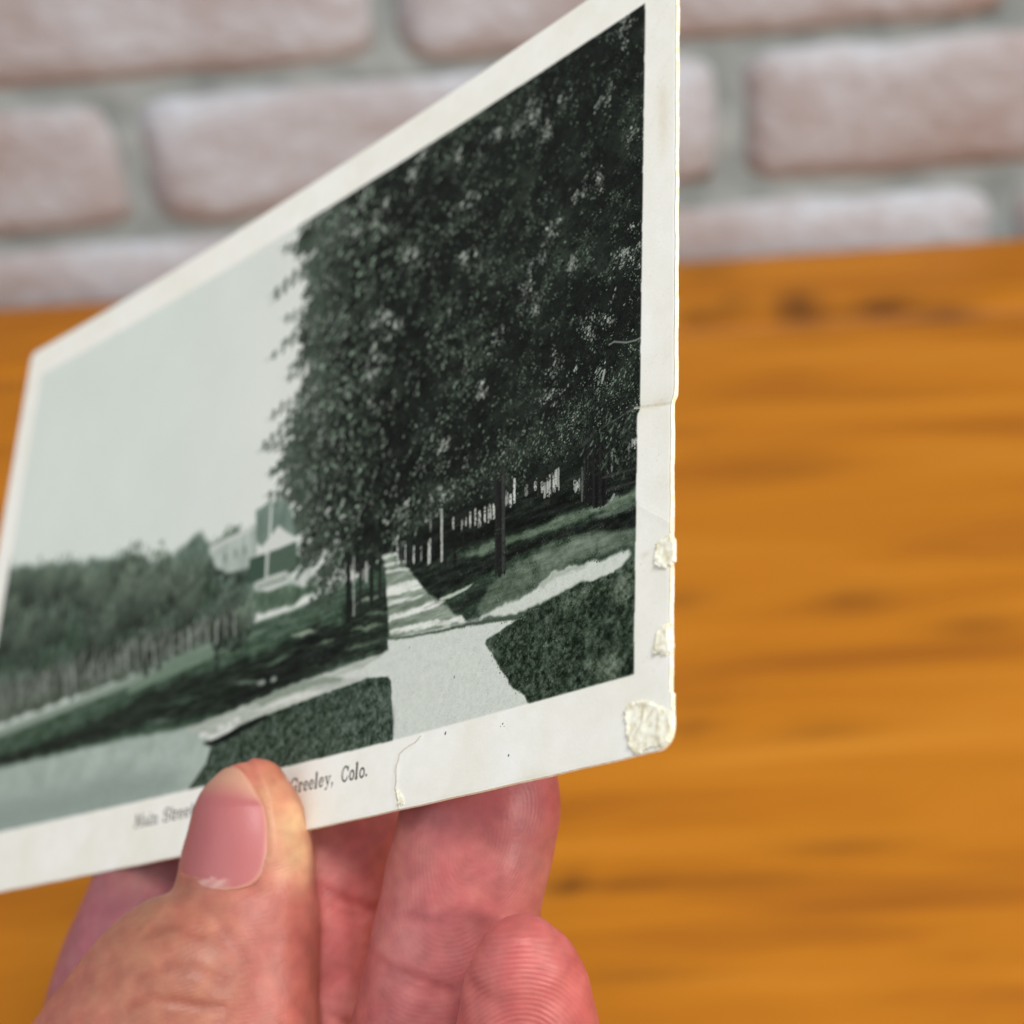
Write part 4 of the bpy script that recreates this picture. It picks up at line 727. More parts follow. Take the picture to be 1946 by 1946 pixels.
BL, BH, PITCH, STEP = 0.1965, 0.0458, 0.0540, 0.2065
def brick_mesh(seed, length=BL):
    r = np.random.default_rng(seed)
    nx, nz = 13, 7
    X = np.linspace(-1, 1, nx); Z = np.linspace(-1, 1, nz)
    X = np.sign(X)*np.abs(X)**.6; Z = np.sign(Z)*np.abs(Z)**.7
    V = []
    for k, z in enumerate(Z):
        for i, x in enumerate(X):
            cr_ = 0.009
            px, pz = x*length/2, z*BH/2
            ax = max(abs(px)-(length/2-cr_), 0)/cr_; az = max(abs(pz)-(BH/2-cr_), 0)/cr_
            q = math.hypot(ax, az)
            if q > 1:
                px -= math.copysign(ax*cr_*(1-1/q), px); pz -= math.copysign(az*cr_*(1-1/q), pz)
            e_ = max(ax, az, min(q, 1))
            y = 0.0036*e_**2.6 + r.normal(0, .0003)
            if i in (0, nx-1) or k in (0, nz-1):
                px += r.normal(0, .0006); pz += r.normal(0, .0006)
            V.append((px, y, pz))
    F = [(k*nx+i, k*nx+i+1, (k+1)*nx+i+1, (k+1)*nx+i) for k in range(nz-1) for i in range(nx-1)]
    ring = [i for i in range(nx)]+[k*nx+nx-1 for k in range(1, nz)]+[(nz-1)*nx+i for i in range(nx-2, -1, -1)]+[k*nx for k in range(nz-2, 0, -1)]
    base = len(V)
    for j in ring:
        p = V[j]; V.append((p[0], 0.03, p[2]))
    n = len(ring)
    for j in range(n):
        F.append((ring[j], ring[(j+1) % n], base+(j+1) % n, base+j))
    F.append(tuple(base+j for j in range(n)))
    m = mesh_from('brick', V, F); m.materials.append(m_brick)
    return m
bricks = [brick_mesh(s_) for s_ in range(5)]
# the row seen beside the card has joints at a = 0.036 and runs on a half lap
ZB = CAM_Z-0.2492-TABLE_Z                     # underside of that row above the tabletop
nb = 0
for row in range(-1, 8):
    zc = ZB+row*PITCH+BH/2
    off = 0.036 if row % 2 == 0 else 0.036-0.112
    for kx in range(-4, 4):
        xc = off+(kx+0.5)*STEP
        if abs(xc) > 0.72: continue
        o = link('brick', bricks[(row*3+kx*2) % 5], wall)
        o.location = (xc+rng.normal(0, .0008), rng.normal(0, .0005), zc+rng.normal(0, .0006))
        o.rotation_euler = (0, rng.normal(0, .004), 0)

# ================================================================ the tabletop
m_wood, nt, b = new_mat('oiled_pine')
tc = N(nt, 'ShaderNodeTexCoord')
mp = N(nt, 'ShaderNodeMapping'); mp.inputs['Scale'].default_value = (.9, 6.0, 1.0)
n1 = N(nt, 'ShaderNodeTexNoise'); n1.inputs['Scale'].default_value = 9; n1.inputs['Detail'].default_value = 4; n1.inputs['Roughness'].default_value = .5; n1.inputs['Distortion'].default_value = .5
L(nt, tc.outputs['Object'], mp.inputs[0]); L(nt, mp.outputs[0], n1.inputs[0])
cr = N(nt, 'ShaderNodeValToRGB'); e = cr.color_ramp.elements
e[0].position = .24; e[0].color = (*lin((150, 86, 14)), 1)
e[1].position = .76; e[1].color = (*lin((197, 127, 32)), 1)
x = e.new(.5); x.color = (*lin((184, 113, 16)), 1)
L(nt, n1.outputs[0], cr.inputs[0])
mp2 = N(nt, 'ShaderNodeMapping'); mp2.inputs['Scale'].default_value = (3.0, 120.0, 3.0)
n2 = N(nt, 'ShaderNodeTexNoise'); n2.inputs['Scale'].default_value = 6; n2.inputs['Detail'].default_value = 5
L(nt, tc.outputs['Object'], mp2.inputs[0]); L(nt, mp2.outputs[0], n2.inputs[0])
mx = N(nt, 'ShaderNodeMix', data_type='RGBA', blend_type='MULTIPLY'); mx.inputs['Factor'].default_value = .16
g2 = N(nt, 'ShaderNodeValToRGB'); g2.color_ramp.elements[0].color = (.6, .55, .5, 1); g2.color_ramp.elements[0].position = .3; g2.color_ramp.elements[1].position = .6
L(nt, n2.outputs[0], g2.inputs[0]); L(nt, cr.outputs[0], mx.inputs[6]); L(nt, g2.outputs[0], mx.inputs[7])
at = N(nt, 'ShaderNodeAttribute', attribute_name='knot')
mx2 = N(nt, 'ShaderNodeMix', data_type='RGBA'); mx2.inputs[7].default_value = (*lin((84, 44, 10)), 1)
L(nt, at.outputs['Fac'], mx2.inputs[0]); L(nt, mx.outputs[2], mx2.inputs[6]); L(nt, mx2.outputs[2], b.inputs['Base Color'])
b.inputs['Roughness'].default_value = .5; b.inputs['Specular IOR Level'].default_value = .22
bp = N(nt, 'ShaderNodeBump'); bp.inputs['Strength'].default_value = .3; bp.inputs['Distance'].default_value = .0005
L(nt, n2.outputs[0], bp.inputs['Height']); L(nt, bp.outputs[0], b.inputs['Normal'])

table = tag(bpy.data.objects.new('wooden_tabletop', None), 'orange brown oiled wooden tabletop running up to the brick wall', 'tabletop')
col.objects.link(table); table.matrix_world = wall.matrix_world.copy()
def plank(y0, y1, z_top, seed):
    r = 0.003
    nx, ny = 240, max(int((y1-y0)/0.004), 8)
    xs_ = np.linspace(-0.7, 0.7, nx); ys_ = np.linspace(y0, y1, ny)
    V = []; K = []
    for y in ys_:
        e_ = min(y-y0, y1-y)
        dz = -r*(1-math.sqrt(max(0, 1-(1-min(e_/r, 1))**2)))*0.6
        for x_ in xs_:
            V.append((x_, y, z_top+dz))
            kn = 0
            for (a, c_, ra, rb, w) in KNOTS:
                kn += w*math.exp(-(((x_-a)/ra)**2+((y-c_)/rb)**2))
            K.append(min(kn, .85))
    F = [(j*nx+i, j*nx+i+1, (j+1)*nx+i+1, (j+1)*nx+i) for j in range(ny-1) for i in range(nx-1)]
    ring = [i for i in range(nx)]+[j*nx+nx-1 for j in range(1, ny)]+[(ny-1)*nx+i for i in range(nx-2, -1, -1)]+[j*nx for j in range(ny-2, 0, -1)]
    b0 = len(V)
    for j in ring: V.append((V[j][0], V[j][1], z_top-0.028)); K.append(0)
    n = len(ring)
    for j in range(n): F.append((ring[j], ring[(j+1) % n], b0+(j+1) % n, b0+j))
    F.append(tuple(b0+j for j in range(n)))
    m = mesh_from('plank', V, F)
    a_ = m.attributes.new('knot', 'FLOAT', 'POINT'); a_.data.foreach_set('value', K)
    m.materials.append(m_wood)
    return link('plank', m, table)
o = plank(-0.0535, -0.0010, 0.0, 1)
o['label'] = 'darker knotty back board against the wall'
plank(-0.62, -0.0541, 0.0, 2)


# ================================================================ the postcard
card_M = Matrix([list(r)+[l] for r, l in zip(CARD_ROT, CARD_LOC)]+[[0, 0, 0, 1]])
postcard = tag(bpy.data.objects.new('postcard', None), 'old street view postcard, torn at its lower right corner, held by the hand', 'postcard')
col.objects.link(postcard)
postcard.matrix_world = card_M
TH_C = 0.56
def card_point(tx, ty, depth=0.0):
    """tx, ty in mm on the card, depth in mm behind the printed face -> metres in the card's frame"""
    u = CW-tx
    k_ = CARD_K
    return np.stack([-np.sin(k_*u)/k_-np.sin(k_*u)*0, -ty, (1-np.cos(k_*u))/k_+depth], -1)*0.001

def relief(tx, ty):
    z = 0.012*np.sin(tx*0.8+ty*0.13)*np.sin(ty*0.21+1)*np.clip((tx-120)/10, 0, 1)
    for l, w, a in ((CRACK, .25, -.10), (CREASE, .4, .07), (CREASE2, .35, -.05)):
        d = np.full(tx.shape, 9.0)
        for (xa, ya), (xb, yb) in zip(l[:-1], l[1:]):
            dx, dy = xb-xa, yb-ya
            t = np.clip(((tx-xa)*dx+(ty-ya)*dy)/(dx*dx+dy*dy), 0, 1)
            d = np.minimum(d, np.hypot(tx-xa-t*dx, ty-ya-t*dy))
        z = z+a*np.exp(-(d/w)**2)
    return z

gx = np.unique(np.concatenate([np.linspace(0, PIC_L, 12), np.linspace(PIC_L, 128, 300), np.linspace(128, PIC_R, 40), np.linspace(PIC_R, CW, 32)]))
gy = np.unique(np.concatenate([np.linspace(0, PIC_B, 44), np.linspace(PIC_B, PIC_T, 260), np.linspace(PIC_T, CH, 24)]))
GX, GY = np.meshgrid(gx, gy)
nx, ny = len(gx), len(gy)
tx, ty = GX.copy(), GY.copy()
edge_w = np.clip((tx-(CW-7))/7, 0, 1)
tx = tx+edge_shift(ty)*edge_w*1.1
# worn, rounded corners
for cx_, cy_, r_ in ((CW, 0, 1.9), (CW, CH, 1.2), (0, 0, 1.2), (0, CH, 1.2)):
    sx = 1 if cx_ > 0 else -1; sy = 1 if cy_ > 0 else -1
    ox = (cx_-sx*r_); oy = (cy_-sy*r_)
    dx = (GX-ox)*sx; dy = (GY-oy)*sy
    m_ = (dx > 0) & (dy > 0)
    q = np.hypot(dx, dy); mx_ = np.maximum(dx, dy)
    f_ = np.where(q > 0, mx_/np.maximum(q, 1e-6), 1)
    tx = np.where(m_, tx-sx*dx*(1-f_), tx); ty = np.where(m_, ty-sy*dy*(1-f_), ty)
bottom_w = np.clip(1-ty/3, 0, 1)
ty = ty+bottom_w*0.02*np.sin(tx*0.7)
zf = relief(tx, ty)
# soft rounded front arris
ed = np.minimum(np.minimum(GX, CW-GX), np.minimum(GY, CH-GY))
zf = zf+0.06*np.clip(1-ed/0.25, 0, 1)**2
front = card_point(tx, ty, zf).reshape(-1, 3)
pic_cell = (((gx[:-1]+gx[1:])/2)[None, :] > PIC_L) & (((gx[:-1]+gx[1:])/2)[None, :] < PIC_R) & (((gy[:-1]+gy[1:])/2)[:, None] > PIC_B) & (((gy[:-1]+gy[1:])/2)[:, None] < PIC_T)
jj, ii = np.meshgrid(np.arange(ny-1), np.arange(nx-1), indexing='ij')
quads = np.stack([jj*nx+ii, jj*nx+ii+1, (jj+1)*nx+ii+1, (jj+1)*nx+ii], -1).reshape(-1, 4)
pc = pic_cell.reshape(-1)
uvall = np.stack([tx/CW, ty/CH], -1).reshape(-1, 2)

def add_uv(m, uvs):
    lay_ = m.uv_layers.new(name='UVMap')
    li = np.empty(len(m.loops), np.int32); m.loops.foreach_get('vertex_index', li)
    lay_.data.foreach_set('uv', uvs[li].astype(np.float32).ravel())

def sub_mesh(name, F):
    used, inv = np.unique(F, return_inverse=True)
    m = bpy.data.meshes.new(name)
    m.from_pydata(front[used].tolist(), [], inv.reshape(-1, 4).tolist())
    m.update(); m.polygons.foreach_set('use_smooth', [True]*len(m.polygons))
    add_uv(m, uvall[used])
    m.materials.append(M_PRINT)
    return m
pm = sub_mesh('printed_picture', quads[pc])
pp = link('printed_picture', pm, postcard)
pp['label'] = 'green black printed street view with a dark tree and a pale walkway'

# stock: border faces, cut edge and back
ring = [i for i in range(nx)]+[j*nx+nx-1 for j in range(1, ny)]+[(ny-1)*nx+i for i in range(nx-2, -1, -1)]+[j*nx for j in range(ny-2, 0, -1)]
F = quads[~pc].tolist()
Vs = front.tolist()
ftx, fty = tx.reshape(-1), ty.reshape(-1)
nseg = 4
rings = [ring]
r_ = np.random.default_rng(3)
for sgi in range(1, nseg+1):
    d = TH_C*sgi/nseg
    b0 = len(Vs)
    out = 0.05*math.sin(math.pi*sgi/nseg)
    for j in ring:
        x_, y_ = ftx[j], fty[j]
        jx = (out+r_.normal(0, .012)) if (sgi < nseg and x_ > CW-1) else 0
        p = card_point(np.array(x_+(jx if x_ > CW/2 else -jx)), np.array(y_), np.array(d))
        Vs.append(p.tolist())
    rings.append(list(range(b0, b0+len(ring))))
n = len(ring)
edge_start = len(F)
for a_, b_ in zip(rings[:-1], rings[1:]):
    for j in range(n): F.append((a_[j], a_[(j+1) % n], b_[(j+1) % n], b_[j]))
edge_end = len(F)
# back: coarse strips between the two long sides follow the bend
bottom_r = rings[-1][:nx]; top_r = rings[-1][nx-1+ny-1: nx-1+ny-1+nx][::-1]
for i in range(nx-1): F.append((bottom_r[i], top_r[i], top_r[i+1], bottom_r[i+1]))
sm = bpy.data.meshes.new('card_stock')
sm.from_pydata(Vs, [], F)
sm.update()
uvb = np.zeros((len(Vs), 2)); uvb[:len(uvall)] = uvall
add_uv(sm, uvb)
sm.materials.append(M_PRINT); sm.materials.append(M_EDGE); sm.materials.append(M_BACK)
mi = np.zeros(len(F), np.int32); mi[edge_start:edge_end] = 1; mi[edge_end:] = 2
sm.polygons.foreach_set('material_index', mi)
sm.polygons.foreach_set('use_smooth', (mi != 1).tolist())
link('card_stock', sm, postcard)


# torn places: raised, fibrous paper
def in_poly(x, y, pts):
    c_ = np.zeros(x.shape, bool)
    for (xa, ya), (xb, yb) in zip(pts, pts[1:]+pts[:1]):
        t_ = ((ya > y) != (yb > y)) & (x < (xb-xa)*(y-ya)/((yb-ya) if yb != ya else 1e-9)+xa)
        c_ ^= t_
    return c_
def poly_dist(x, y, pts):
    d = np.full(x.shape, 99.0)
    for (xa, ya), (xb, yb) in zip(pts, pts[1:]+pts[:1]):
        dx, dy = xb-xa, yb-ya
        t = np.clip(((x-xa)*dx+(y-ya)*dy)/(dx*dx+dy*dy+1e-9), 0, 1)
        d = np.minimum(d, np.hypot(x-xa-t*dx, y-ya-t*dy))
    return d
for pi_, pts in enumerate(PATCHES):
    P_ = np.array(pts); st_ = 0.09
    ax = np.arange(P_[:, 0].min()-.3, P_[:, 0].max()+.3, st_); ay = np.arange(P_[:, 1].min()-.3, P_[:, 1].max()+.3, st_)
    AX, AY = np.meshgrid(ax, ay)
    nz = vnoise(AX.shape, 12, 100+pi_); nz2 = vnoise(AX.shape, 3.5, 130+pi_)
    ridge_ = np.exp(-((vnoise(AX.shape, 20, 150+pi_)-0.5)/0.10)**2)
    inn = in_poly(AX+0.38*(nz2-.5)+.3*(nz-.5), AY+0.38*(vnoise(AX.shape, 3, 170+pi_)-.5)+.3*(nz-.5), pts)
    inn &= (AX < CW+0.42)
    dd = poly_dist(AX, AY, pts)
    amp = (0.20, 0.24, 0.12, 0.10)[pi_]
    left = np.clip((np.array(pts)[:, 0].mean()-AX)/1.5+.5, 0, 1)
    hgt = 0.05+amp*np.clip(dd/0.3, 0, 1)**.5*(0.3+0.45*nz+0.3*nz2)+0.18*left*np.clip(1-dd/.6, 0, 1)+0.12*ridge_*(dd > .2)
    if pi_ == 2:    # a raised fold runs across the torn corner
        t = np.abs((AX-P_[:, 0].min())*0.62-(AY-P_[:, 1].min())*0.78+0.2)
        hgt = hgt+0.16*np.exp(-(t/0.28)**2)*np.clip(dd/.3, 0, 1)
    vi = -np.ones(AX.shape, int); V = []; F = []
    idx = np.argwhere(inn)
    for a, b_ in idx:
        vi[a, b_] = len(V)
        V.append(card_point(AX[a, b_], AY[a, b_], -hgt[a, b_]))
    for a in range(AX.shape[0]-1):
        for b_ in range(AX.shape[1]-1):
            q = (vi[a, b_], vi[a, b_+1], vi[a+1, b_+1], vi[a+1, b_])
            if min(q) >= 0: F.append(q)
    # skirt down into the card
    cnt = {}
    for q in F:
        for k_ in range(4):
            e_ = (q[k_], q[(k_+1) % 4]); cnt[tuple(sorted(e_))] = cnt.get(tuple(sorted(e_)), 0)+1
    pos = {vi[a, b_]: (AX[a, b_], AY[a, b_]) for a, b_ in idx}
    low = {}
    for (a, b_), c_ in list(cnt.items()):
        if c_ == 1:
            for w_ in (a, b_):
                if w_ not in low:
                    low[w_] = len(V); V.append(card_point(np.array(pos[w_][0]), np.array(pos[w_][1]), np.array(0.2)))
            F.append((a, b_, low[b_], low[a]))
    m = mesh_from('torn_patch', V, F); m.materials.append(M_TORN)
    o = link('torn_patch', m, postcard)
    o['label'] = ('small torn chip on the right edge below the crease', 'lower torn chip on the right edge casting a dark line', 'square torn patch at the lower right corner', 'narrow tear at the bottom edge below the crack')[pi_]


# ================================================================ the hand
hand_M = Matrix([list(r)+[l] for r, l in zip(HAND_ROT, (0, 0, CAM_Z))]+[[0, 0, 0, 1]])
FACE = {'thumb': (-.70, -.08, -.71), 'thumb_base': (-.45, -.1, -.88), 'index': (-.4, 0, -.92), 'middle': (-.35, 0, -.94), 'ring': (-.25, 0, -.97), 'pinky': (.05, -.15, -.98), 'palm': (0, 0, -1)}
FLAT = {'thumb': .88, 'thumb_base': .85, 'index': .86, 'middle': .86, 'ring': .86, 'pinky': .88, 'palm': .32}

def resample(st_, n_):
    st_ = np.array(st_, float)
    seg = np.linalg.norm(np.diff(st_[:, :3], axis=0), axis=1)
    s_ = np.concatenate([[0], np.cumsum(seg)])
    # knots refined near the tip
    t = np.linspace(0, 1, n_)**1.5*s_[-1]
    out = np.empty((n_, 4))
    # monotone-ish cubic (Catmull-Rom with arc length tangents, limited)
    for c_ in range(4):
        y = st_[:, c_]
        dlt = np.diff(y)/np.diff(s_)
        mm_ = np.empty(len(y)); mm_[0] = dlt[0]; mm_[-1] = dlt[-1]
        for i in range(1, len(y)-1):
            a, b_ = dlt[i-1], dlt[i]
            if c_ == 3 and a*b_ <= 0: mm_[i] = 0
            elif c_ == 3: mm_[i] = 2*a*b_/(a+b_)
            else: mm_[i] = (a*(s_[i+1]-s_[i])+b_*(s_[i]-s_[i-1]))/(s_[i+1]-s_[i-1])
        k_ = np.clip(np.searchsorted(s_, t, side='right')-1, 0, len(y)-2)
        h_ = s_[k_+1]-s_[k_]; q = (t-s_[k_])/h_
        out[:, c_] = (2*q**3-3*q**2+1)*y[k_]+(q**3-2*q**2+q)*h_*mm_[k_]+(-2*q**3+3*q**2)*y[k_+1]+(q**3-q**2)*h_*mm_[k_+1]
    out[:, 3] = np.maximum(out[:, 3], .15)
    return out, t

AXES = {}
def frames(name):
    if name in AXES: return AXES[name]
    P_, s_ = resample(DIGITS[name], 90)
    T_ = np.gradient(P_[:, :3], axis=0)
    ker = np.ones(9)/9
    T_ = np.stack([np.convolve(np.pad(T_[:, i], 4, mode='edge'), ker, mode='valid') for i in range(3)], -1)
    T_ /= np.linalg.norm(T_, axis=1)[:, None]
    fv = np.array(FACE[name], float)
    Nn = fv-(T_@fv)[:, None]*T_; Nn /= np.linalg.norm(Nn, axis=1)[:, None]
    A_ = np.cross(T_, Nn); A_ /= np.linalg.norm(A_, axis=1)[:, None]
    if A_[:, 0].mean() < 0: A_ = -A_
    AXES[name] = (P_, s_, T_, Nn, A_)
    return AXES[name]

V = []; F = []
for name in DIGITS:
    P_, s_, T_, Nn, A_ = frames(name)
    m_ = 40
    b0 = len(V)
    for i in range(len(P_)):
        rw = P_[i, 3]; rd = rw*FLAT[name]
        for j in range(m_):
            a = 2*math.pi*j/m_
            V.append(P_[i, :3]+A_[i]*rw*math.sin(a)+Nn[i]*rd*math.cos(a))
    for i in range(len(P_)-1):
        for j in range(m_):
            F.append((b0+i*m_+j, b0+i*m_+(j+1) % m_, b0+(i+1)*m_+(j+1) % m_, b0+(i+1)*m_+j))
    F.append(tuple(b0+j for j in range(m_))[::-1]); F.append(tuple(b0+(len(P_)-1)*m_+j for j in range(m_)))
raw = mesh_from('hand_raw', np.array(V), F, False)
tmp = bpy.data.objects.new('hand_raw', raw); col.objects.link(tmp)
rm = tmp.modifiers.new('remesh', 'REMESH'); rm.mode = 'VOXEL'; rm.voxel_size = 0.36; rm.use_smooth_shade = True
smo = tmp.modifiers.new('smooth', 'SMOOTH'); smo.iterations = 7; smo.factor = .5
dg = bpy.context.evaluated_depsgraph_get()
hm = bpy.data.meshes.new_from_object(tmp.evaluated_get(dg))
bpy.data.objects.remove(tmp); bpy.data.meshes.remove(raw)
hm.name = 'hand'
nv = len(hm.vertices)
co = np.empty(nv*3); hm.vertices.foreach_get('co', co); co = co.reshape(-1, 3)
no = np.empty(nv*3, np.float32); hm.vertices.foreach_get('normal', no); no = no.reshape(-1, 3).astype(float)


names = list(DIGITS)
allP = np.concatenate([frames(n_)[0] for n_ in names]); allS = np.concatenate([frames(n_)[1] for n_ in names])
allA = np.concatenate([frames(n_)[4] for n_ in names]); allN = np.concatenate([frames(n_)[3] for n_ in names])
allI = np.concatenate([[i]*len(frames(n_)[0]) for i, n_ in enumerate(names)])
co32 = co.astype(np.float32); c2_ = (co32**2).sum(1)
best = np.empty(nv, int); bestv = np.full(nv, 1e9, np.float32); wd_ = []
base_i = 0
for di, n_ in enumerate(names):
    Q = frames(n_)[0].astype(np.float32)
    q2 = (Q[:, :3]**2).sum(1)
    dmin = np.empty(nv, np.float32)
    for a in range(0, nv, 60000):
        sl = slice(a, a+60000)
        d = np.sqrt(np.maximum(c2_[sl, None]+q2[None]-2*co32[sl]@Q[:, :3].T, 0))-Q[None, :, 3]*0.93
        k_ = d.argmin(1); dm = d[np.arange(len(k_)), k_]
        dmin[sl] = dm
        dd_ = dm+(3 if n_ == 'palm' else 0)
        better = dd_ < bestv[sl]
        best[sl] = np.where(better, base_i+k_, best[sl]); bestv[sl] = np.where(better, dd_, bestv[sl])
    base_i += len(Q)
    wd_.append(np.exp(-np.maximum(dmin, -2)/0.7)*(0.02 if n_ == 'palm' else 1))
dig = allI[best]; s_at = allS[best]
rel = co-allP[best, :3]
lat = (rel*allA[best]).sum(1); out_ = (rel*allN[best]).sum(1)
phi = np.degrees(np.arctan2(lat/allP[best, 3], out_/(allP[best, 3]*.88)))

def seg_dist(P0, pts):
    d = np.full(len(P0), 99.0)
    for a, b_ in zip(pts[:-1], pts[1:]):
        a = np.array(a); b_ = np.array(b_); ab = b_-a
        t = np.clip(((P0-a)@ab)/(ab@ab), 0, 1)
        d = np.minimum(d, np.linalg.norm(P0-a-t[:, None]*ab, axis=1))
    return d
disp = np.zeros(nv)
crease_m = np.zeros(nv)
for pts, dep, wd in CREASES:
    zs = np.array((1, 1, .22)); wd = wd*.7; dep = dep*.8
    d = seg_dist(co*zs, [np.array(p)*zs for p in pts])
    g = np.exp(-(np.maximum(d-0.12, 0)/wd)**2)*(no[:, 2] < 0.2)
    disp -= dep*g; crease_m = np.maximum(crease_m, g*dep/.4)
# nail bed on the thumb: sunk inside the outline, a fold of skin around it
NC, NH, NS0, NS1 = 8.0, 60.0, 1.5, 13.3
ti = names.index('thumb')
q = (np.abs((phi-NC)/NH)**2.6+np.abs((s_at-(NS0+NS1)/2)/((NS1-NS0)/2))**2.6)**(1/2.6)
on = (dig == ti) & (out_ > -2)
disp += np.where(on, -0.40*np.clip((1.0-q)/0.10, 0, 1), 0)
disp += np.where(on & (s_at > 4), 0.10*np.exp(-((q-1.09)/0.07)**2), 0)
disp -= np.where(on & (s_at > 3), 0.16*np.exp(-((q-1.0)/0.03)**2), 0)
co2 = co+no*disp[:, None]
# soft natural unevenness
w3 = np.sin(co*0.55+1.3).sum(1)*0.07+np.sin(co[:, [1, 2, 0]]*1.1+co).sum(1)*0.03
co2 = co2+no*w3[:, None]

# colour of the skin: blood tones, with the thumb's light and shade painted in
base = {'thumb': (178, 102, 90), 'thumb_base': (164, 98, 82), 'index': (150, 88, 92), 'middle': (216, 126, 124), 'ring': (168, 90, 86), 'pinky': (182, 95, 90), 'palm': (196, 116, 106)}  # middle is lightened to offset the shadow it lies in
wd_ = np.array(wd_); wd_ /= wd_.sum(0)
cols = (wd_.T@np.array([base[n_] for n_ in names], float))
wsum = np.ones(nv); acc = cols.copy()
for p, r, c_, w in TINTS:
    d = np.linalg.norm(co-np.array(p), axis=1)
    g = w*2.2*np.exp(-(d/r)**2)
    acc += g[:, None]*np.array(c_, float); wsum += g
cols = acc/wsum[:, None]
mott = np.sin(co[:, 0]*2.1+np.sin(co[:, 1]*1.7)*1.5)*np.sin(co[:, 1]*1.9+np.sin(co[:, 0]*1.3))
m2 = np.sin(co[:, 0]*.9+2*np.sin(co[:, 1]*.6+1))*np.sin(co[:, 1]*.7+1.5*np.sin(co[:, 0]*.8))
cols = cols*(1+0.03*mott[:, None]*np.array((.5, 1.2, 1.0))+0.045*m2[:, None]*np.array((.35, 1.2, .9)))
cols = cols*(1-np.clip(crease_m, 0, 1)[:, None]*np.array((.10, .26, .26)))
for p in SCAB:
    d = np.linalg.norm(co-np.array(p), axis=1); g = np.exp(-(d/.22)**2)[:, None]
    cols = cols*(1-g)+np.array((60, 16, 20))*g

# friction ridges: a distance field per finger pad, turned into ridges in the material
wob = 0.35*np.sin(co[:, 0]*.5+co[:, 1]*.35)+0.25*np.sin(co[:, 1]*.8-co[:, 0]*.3)
ridge = s_at*0.9+0.03*lat**2+wob
amp = np.zeros(nv)
def setr(nm, fld, a):
    m_ = dig == names.index(nm)
    ridge[m_] = fld[m_]; amp[m_] = a
whorl = np.array(WHORL); arch = np.array(ARCH)
setr('ring', np.hypot(co[:, 0]-whorl[0]+0.25*(co[:, 1]-whorl[1]), (co[:, 1]-whorl[1])*.62)*1.18+wob*.7, .16)
setr('pinky', np.hypot((co[:, 0]-arch[0]-0.3)*1.3, (co[:, 1]-arch[1])*0.92)+wob*.3, .6)
setr('middle', (co[:, 0]*.55+co[:, 1]*.85)+wob, .18)
setr('index', (co[:, 0]*.4+co[:, 1]*.8)+wob, .25)
setr('palm', co[:, 1]+wob, .2)
mt = (dig == ti) | (dig == names.index('thumb_base'))
amp[mt] = .14; ridge[mt] = (co[:, 1]*.9+co[:, 0]*.2+wob)[mt]
amp *= np.clip(-no[:, 2]*2, 0, 1)


wM = np.array(hand_M.to_3x3())
world_co = (co2*0.001)@wM.T+np.array((0, 0, CAM_Z))
hm.vertices.foreach_set('co', world_co.astype(np.float32).ravel())
hm.update()
hm.polygons.foreach_set('use_smooth', [True]*len(hm.polygons))
a_ = hm.color_attributes.new('tint', 'FLOAT_COLOR', 'POINT')
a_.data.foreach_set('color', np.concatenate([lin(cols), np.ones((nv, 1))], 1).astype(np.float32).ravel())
for nm_, val in (('ridge', ridge), ('ridge_amp', amp)):
    a_ = hm.attributes.new(nm_, 'FLOAT', 'POINT'); a_.data.foreach_set('value', val.astype(np.float32))

m_skin, nt, b = new_mat('skin')
at = N(nt, 'ShaderNodeAttribute', attribute_name='tint')
tc = N(nt, 'ShaderNodeTexCoord')
nz = N(nt, 'ShaderNodeTexNoise'); nz.inputs['Scale'].default_value = 420; nz.inputs['Detail'].default_value = 5
nl = N(nt, 'ShaderNodeTexNoise'); nl.inputs['Scale'].default_value = 1900; nl.inputs['Detail'].default_value = 3
L(nt, tc.outputs['Object'], nz.inputs[0]); L(nt, tc.outputs['Object'], nl.inputs[0])
hs = N(nt, 'ShaderNodeHueSaturation')
mr = N(nt, 'ShaderNodeMapRange'); mr.inputs[1].default_value = .3; mr.inputs[2].default_value = .7; mr.inputs[3].default_value = .86; mr.inputs[4].default_value = 1.12
L(nt, nz.outputs[0], mr.inputs[0])
rg = N(nt, 'ShaderNodeAttribute', attribute_name='ridge'); ra = N(nt, 'ShaderNodeAttribute', attribute_name='ridge_amp')
mu = N(nt, 'ShaderNodeMath', operation='MULTIPLY'); mu.inputs[1].default_value = 2*math.pi/0.47
sn = N(nt, 'ShaderNodeMath', operation='SINE')
dn = N(nt, 'ShaderNodeMath', operation='MULTIPLY_ADD'); dn.inputs[1].default_value = 2.6
L(nt, rg.outputs['Fac'], mu.inputs[0]); L(nt, nz.outputs[0], dn.inputs[0]); L(nt, mu.outputs[0], dn.inputs[2]); L(nt, dn.outputs[0], sn.inputs[0])
ma = N(nt, 'ShaderNodeMath', operation='MULTIPLY'); nb = N(nt, 'ShaderNodeTexNoise'); nb.inputs['Scale'].default_value = 230; nb.inputs['Detail'].default_value = 3; L(nt, tc.outputs['Object'], nb.inputs[0])
br = N(nt, 'ShaderNodeMapRange'); br.inputs[1].default_value = .38; br.inputs[2].default_value = .62; br.inputs[3].default_value = .25; br.inputs[4].default_value = 1.0; L(nt, nb.outputs[0], br.inputs[0])
mb = N(nt, 'ShaderNodeMath', operation='MULTIPLY'); L(nt, ra.outputs['Fac'], mb.inputs[0]); L(nt, br.outputs[0], mb.inputs[1])
L(nt, sn.outputs[0], ma.inputs[0]); L(nt, mb.outputs[0], ma.inputs[1])
vm = N(nt, 'ShaderNodeMath', operation='MULTIPLY_ADD'); vm.inputs[1].default_value = .05
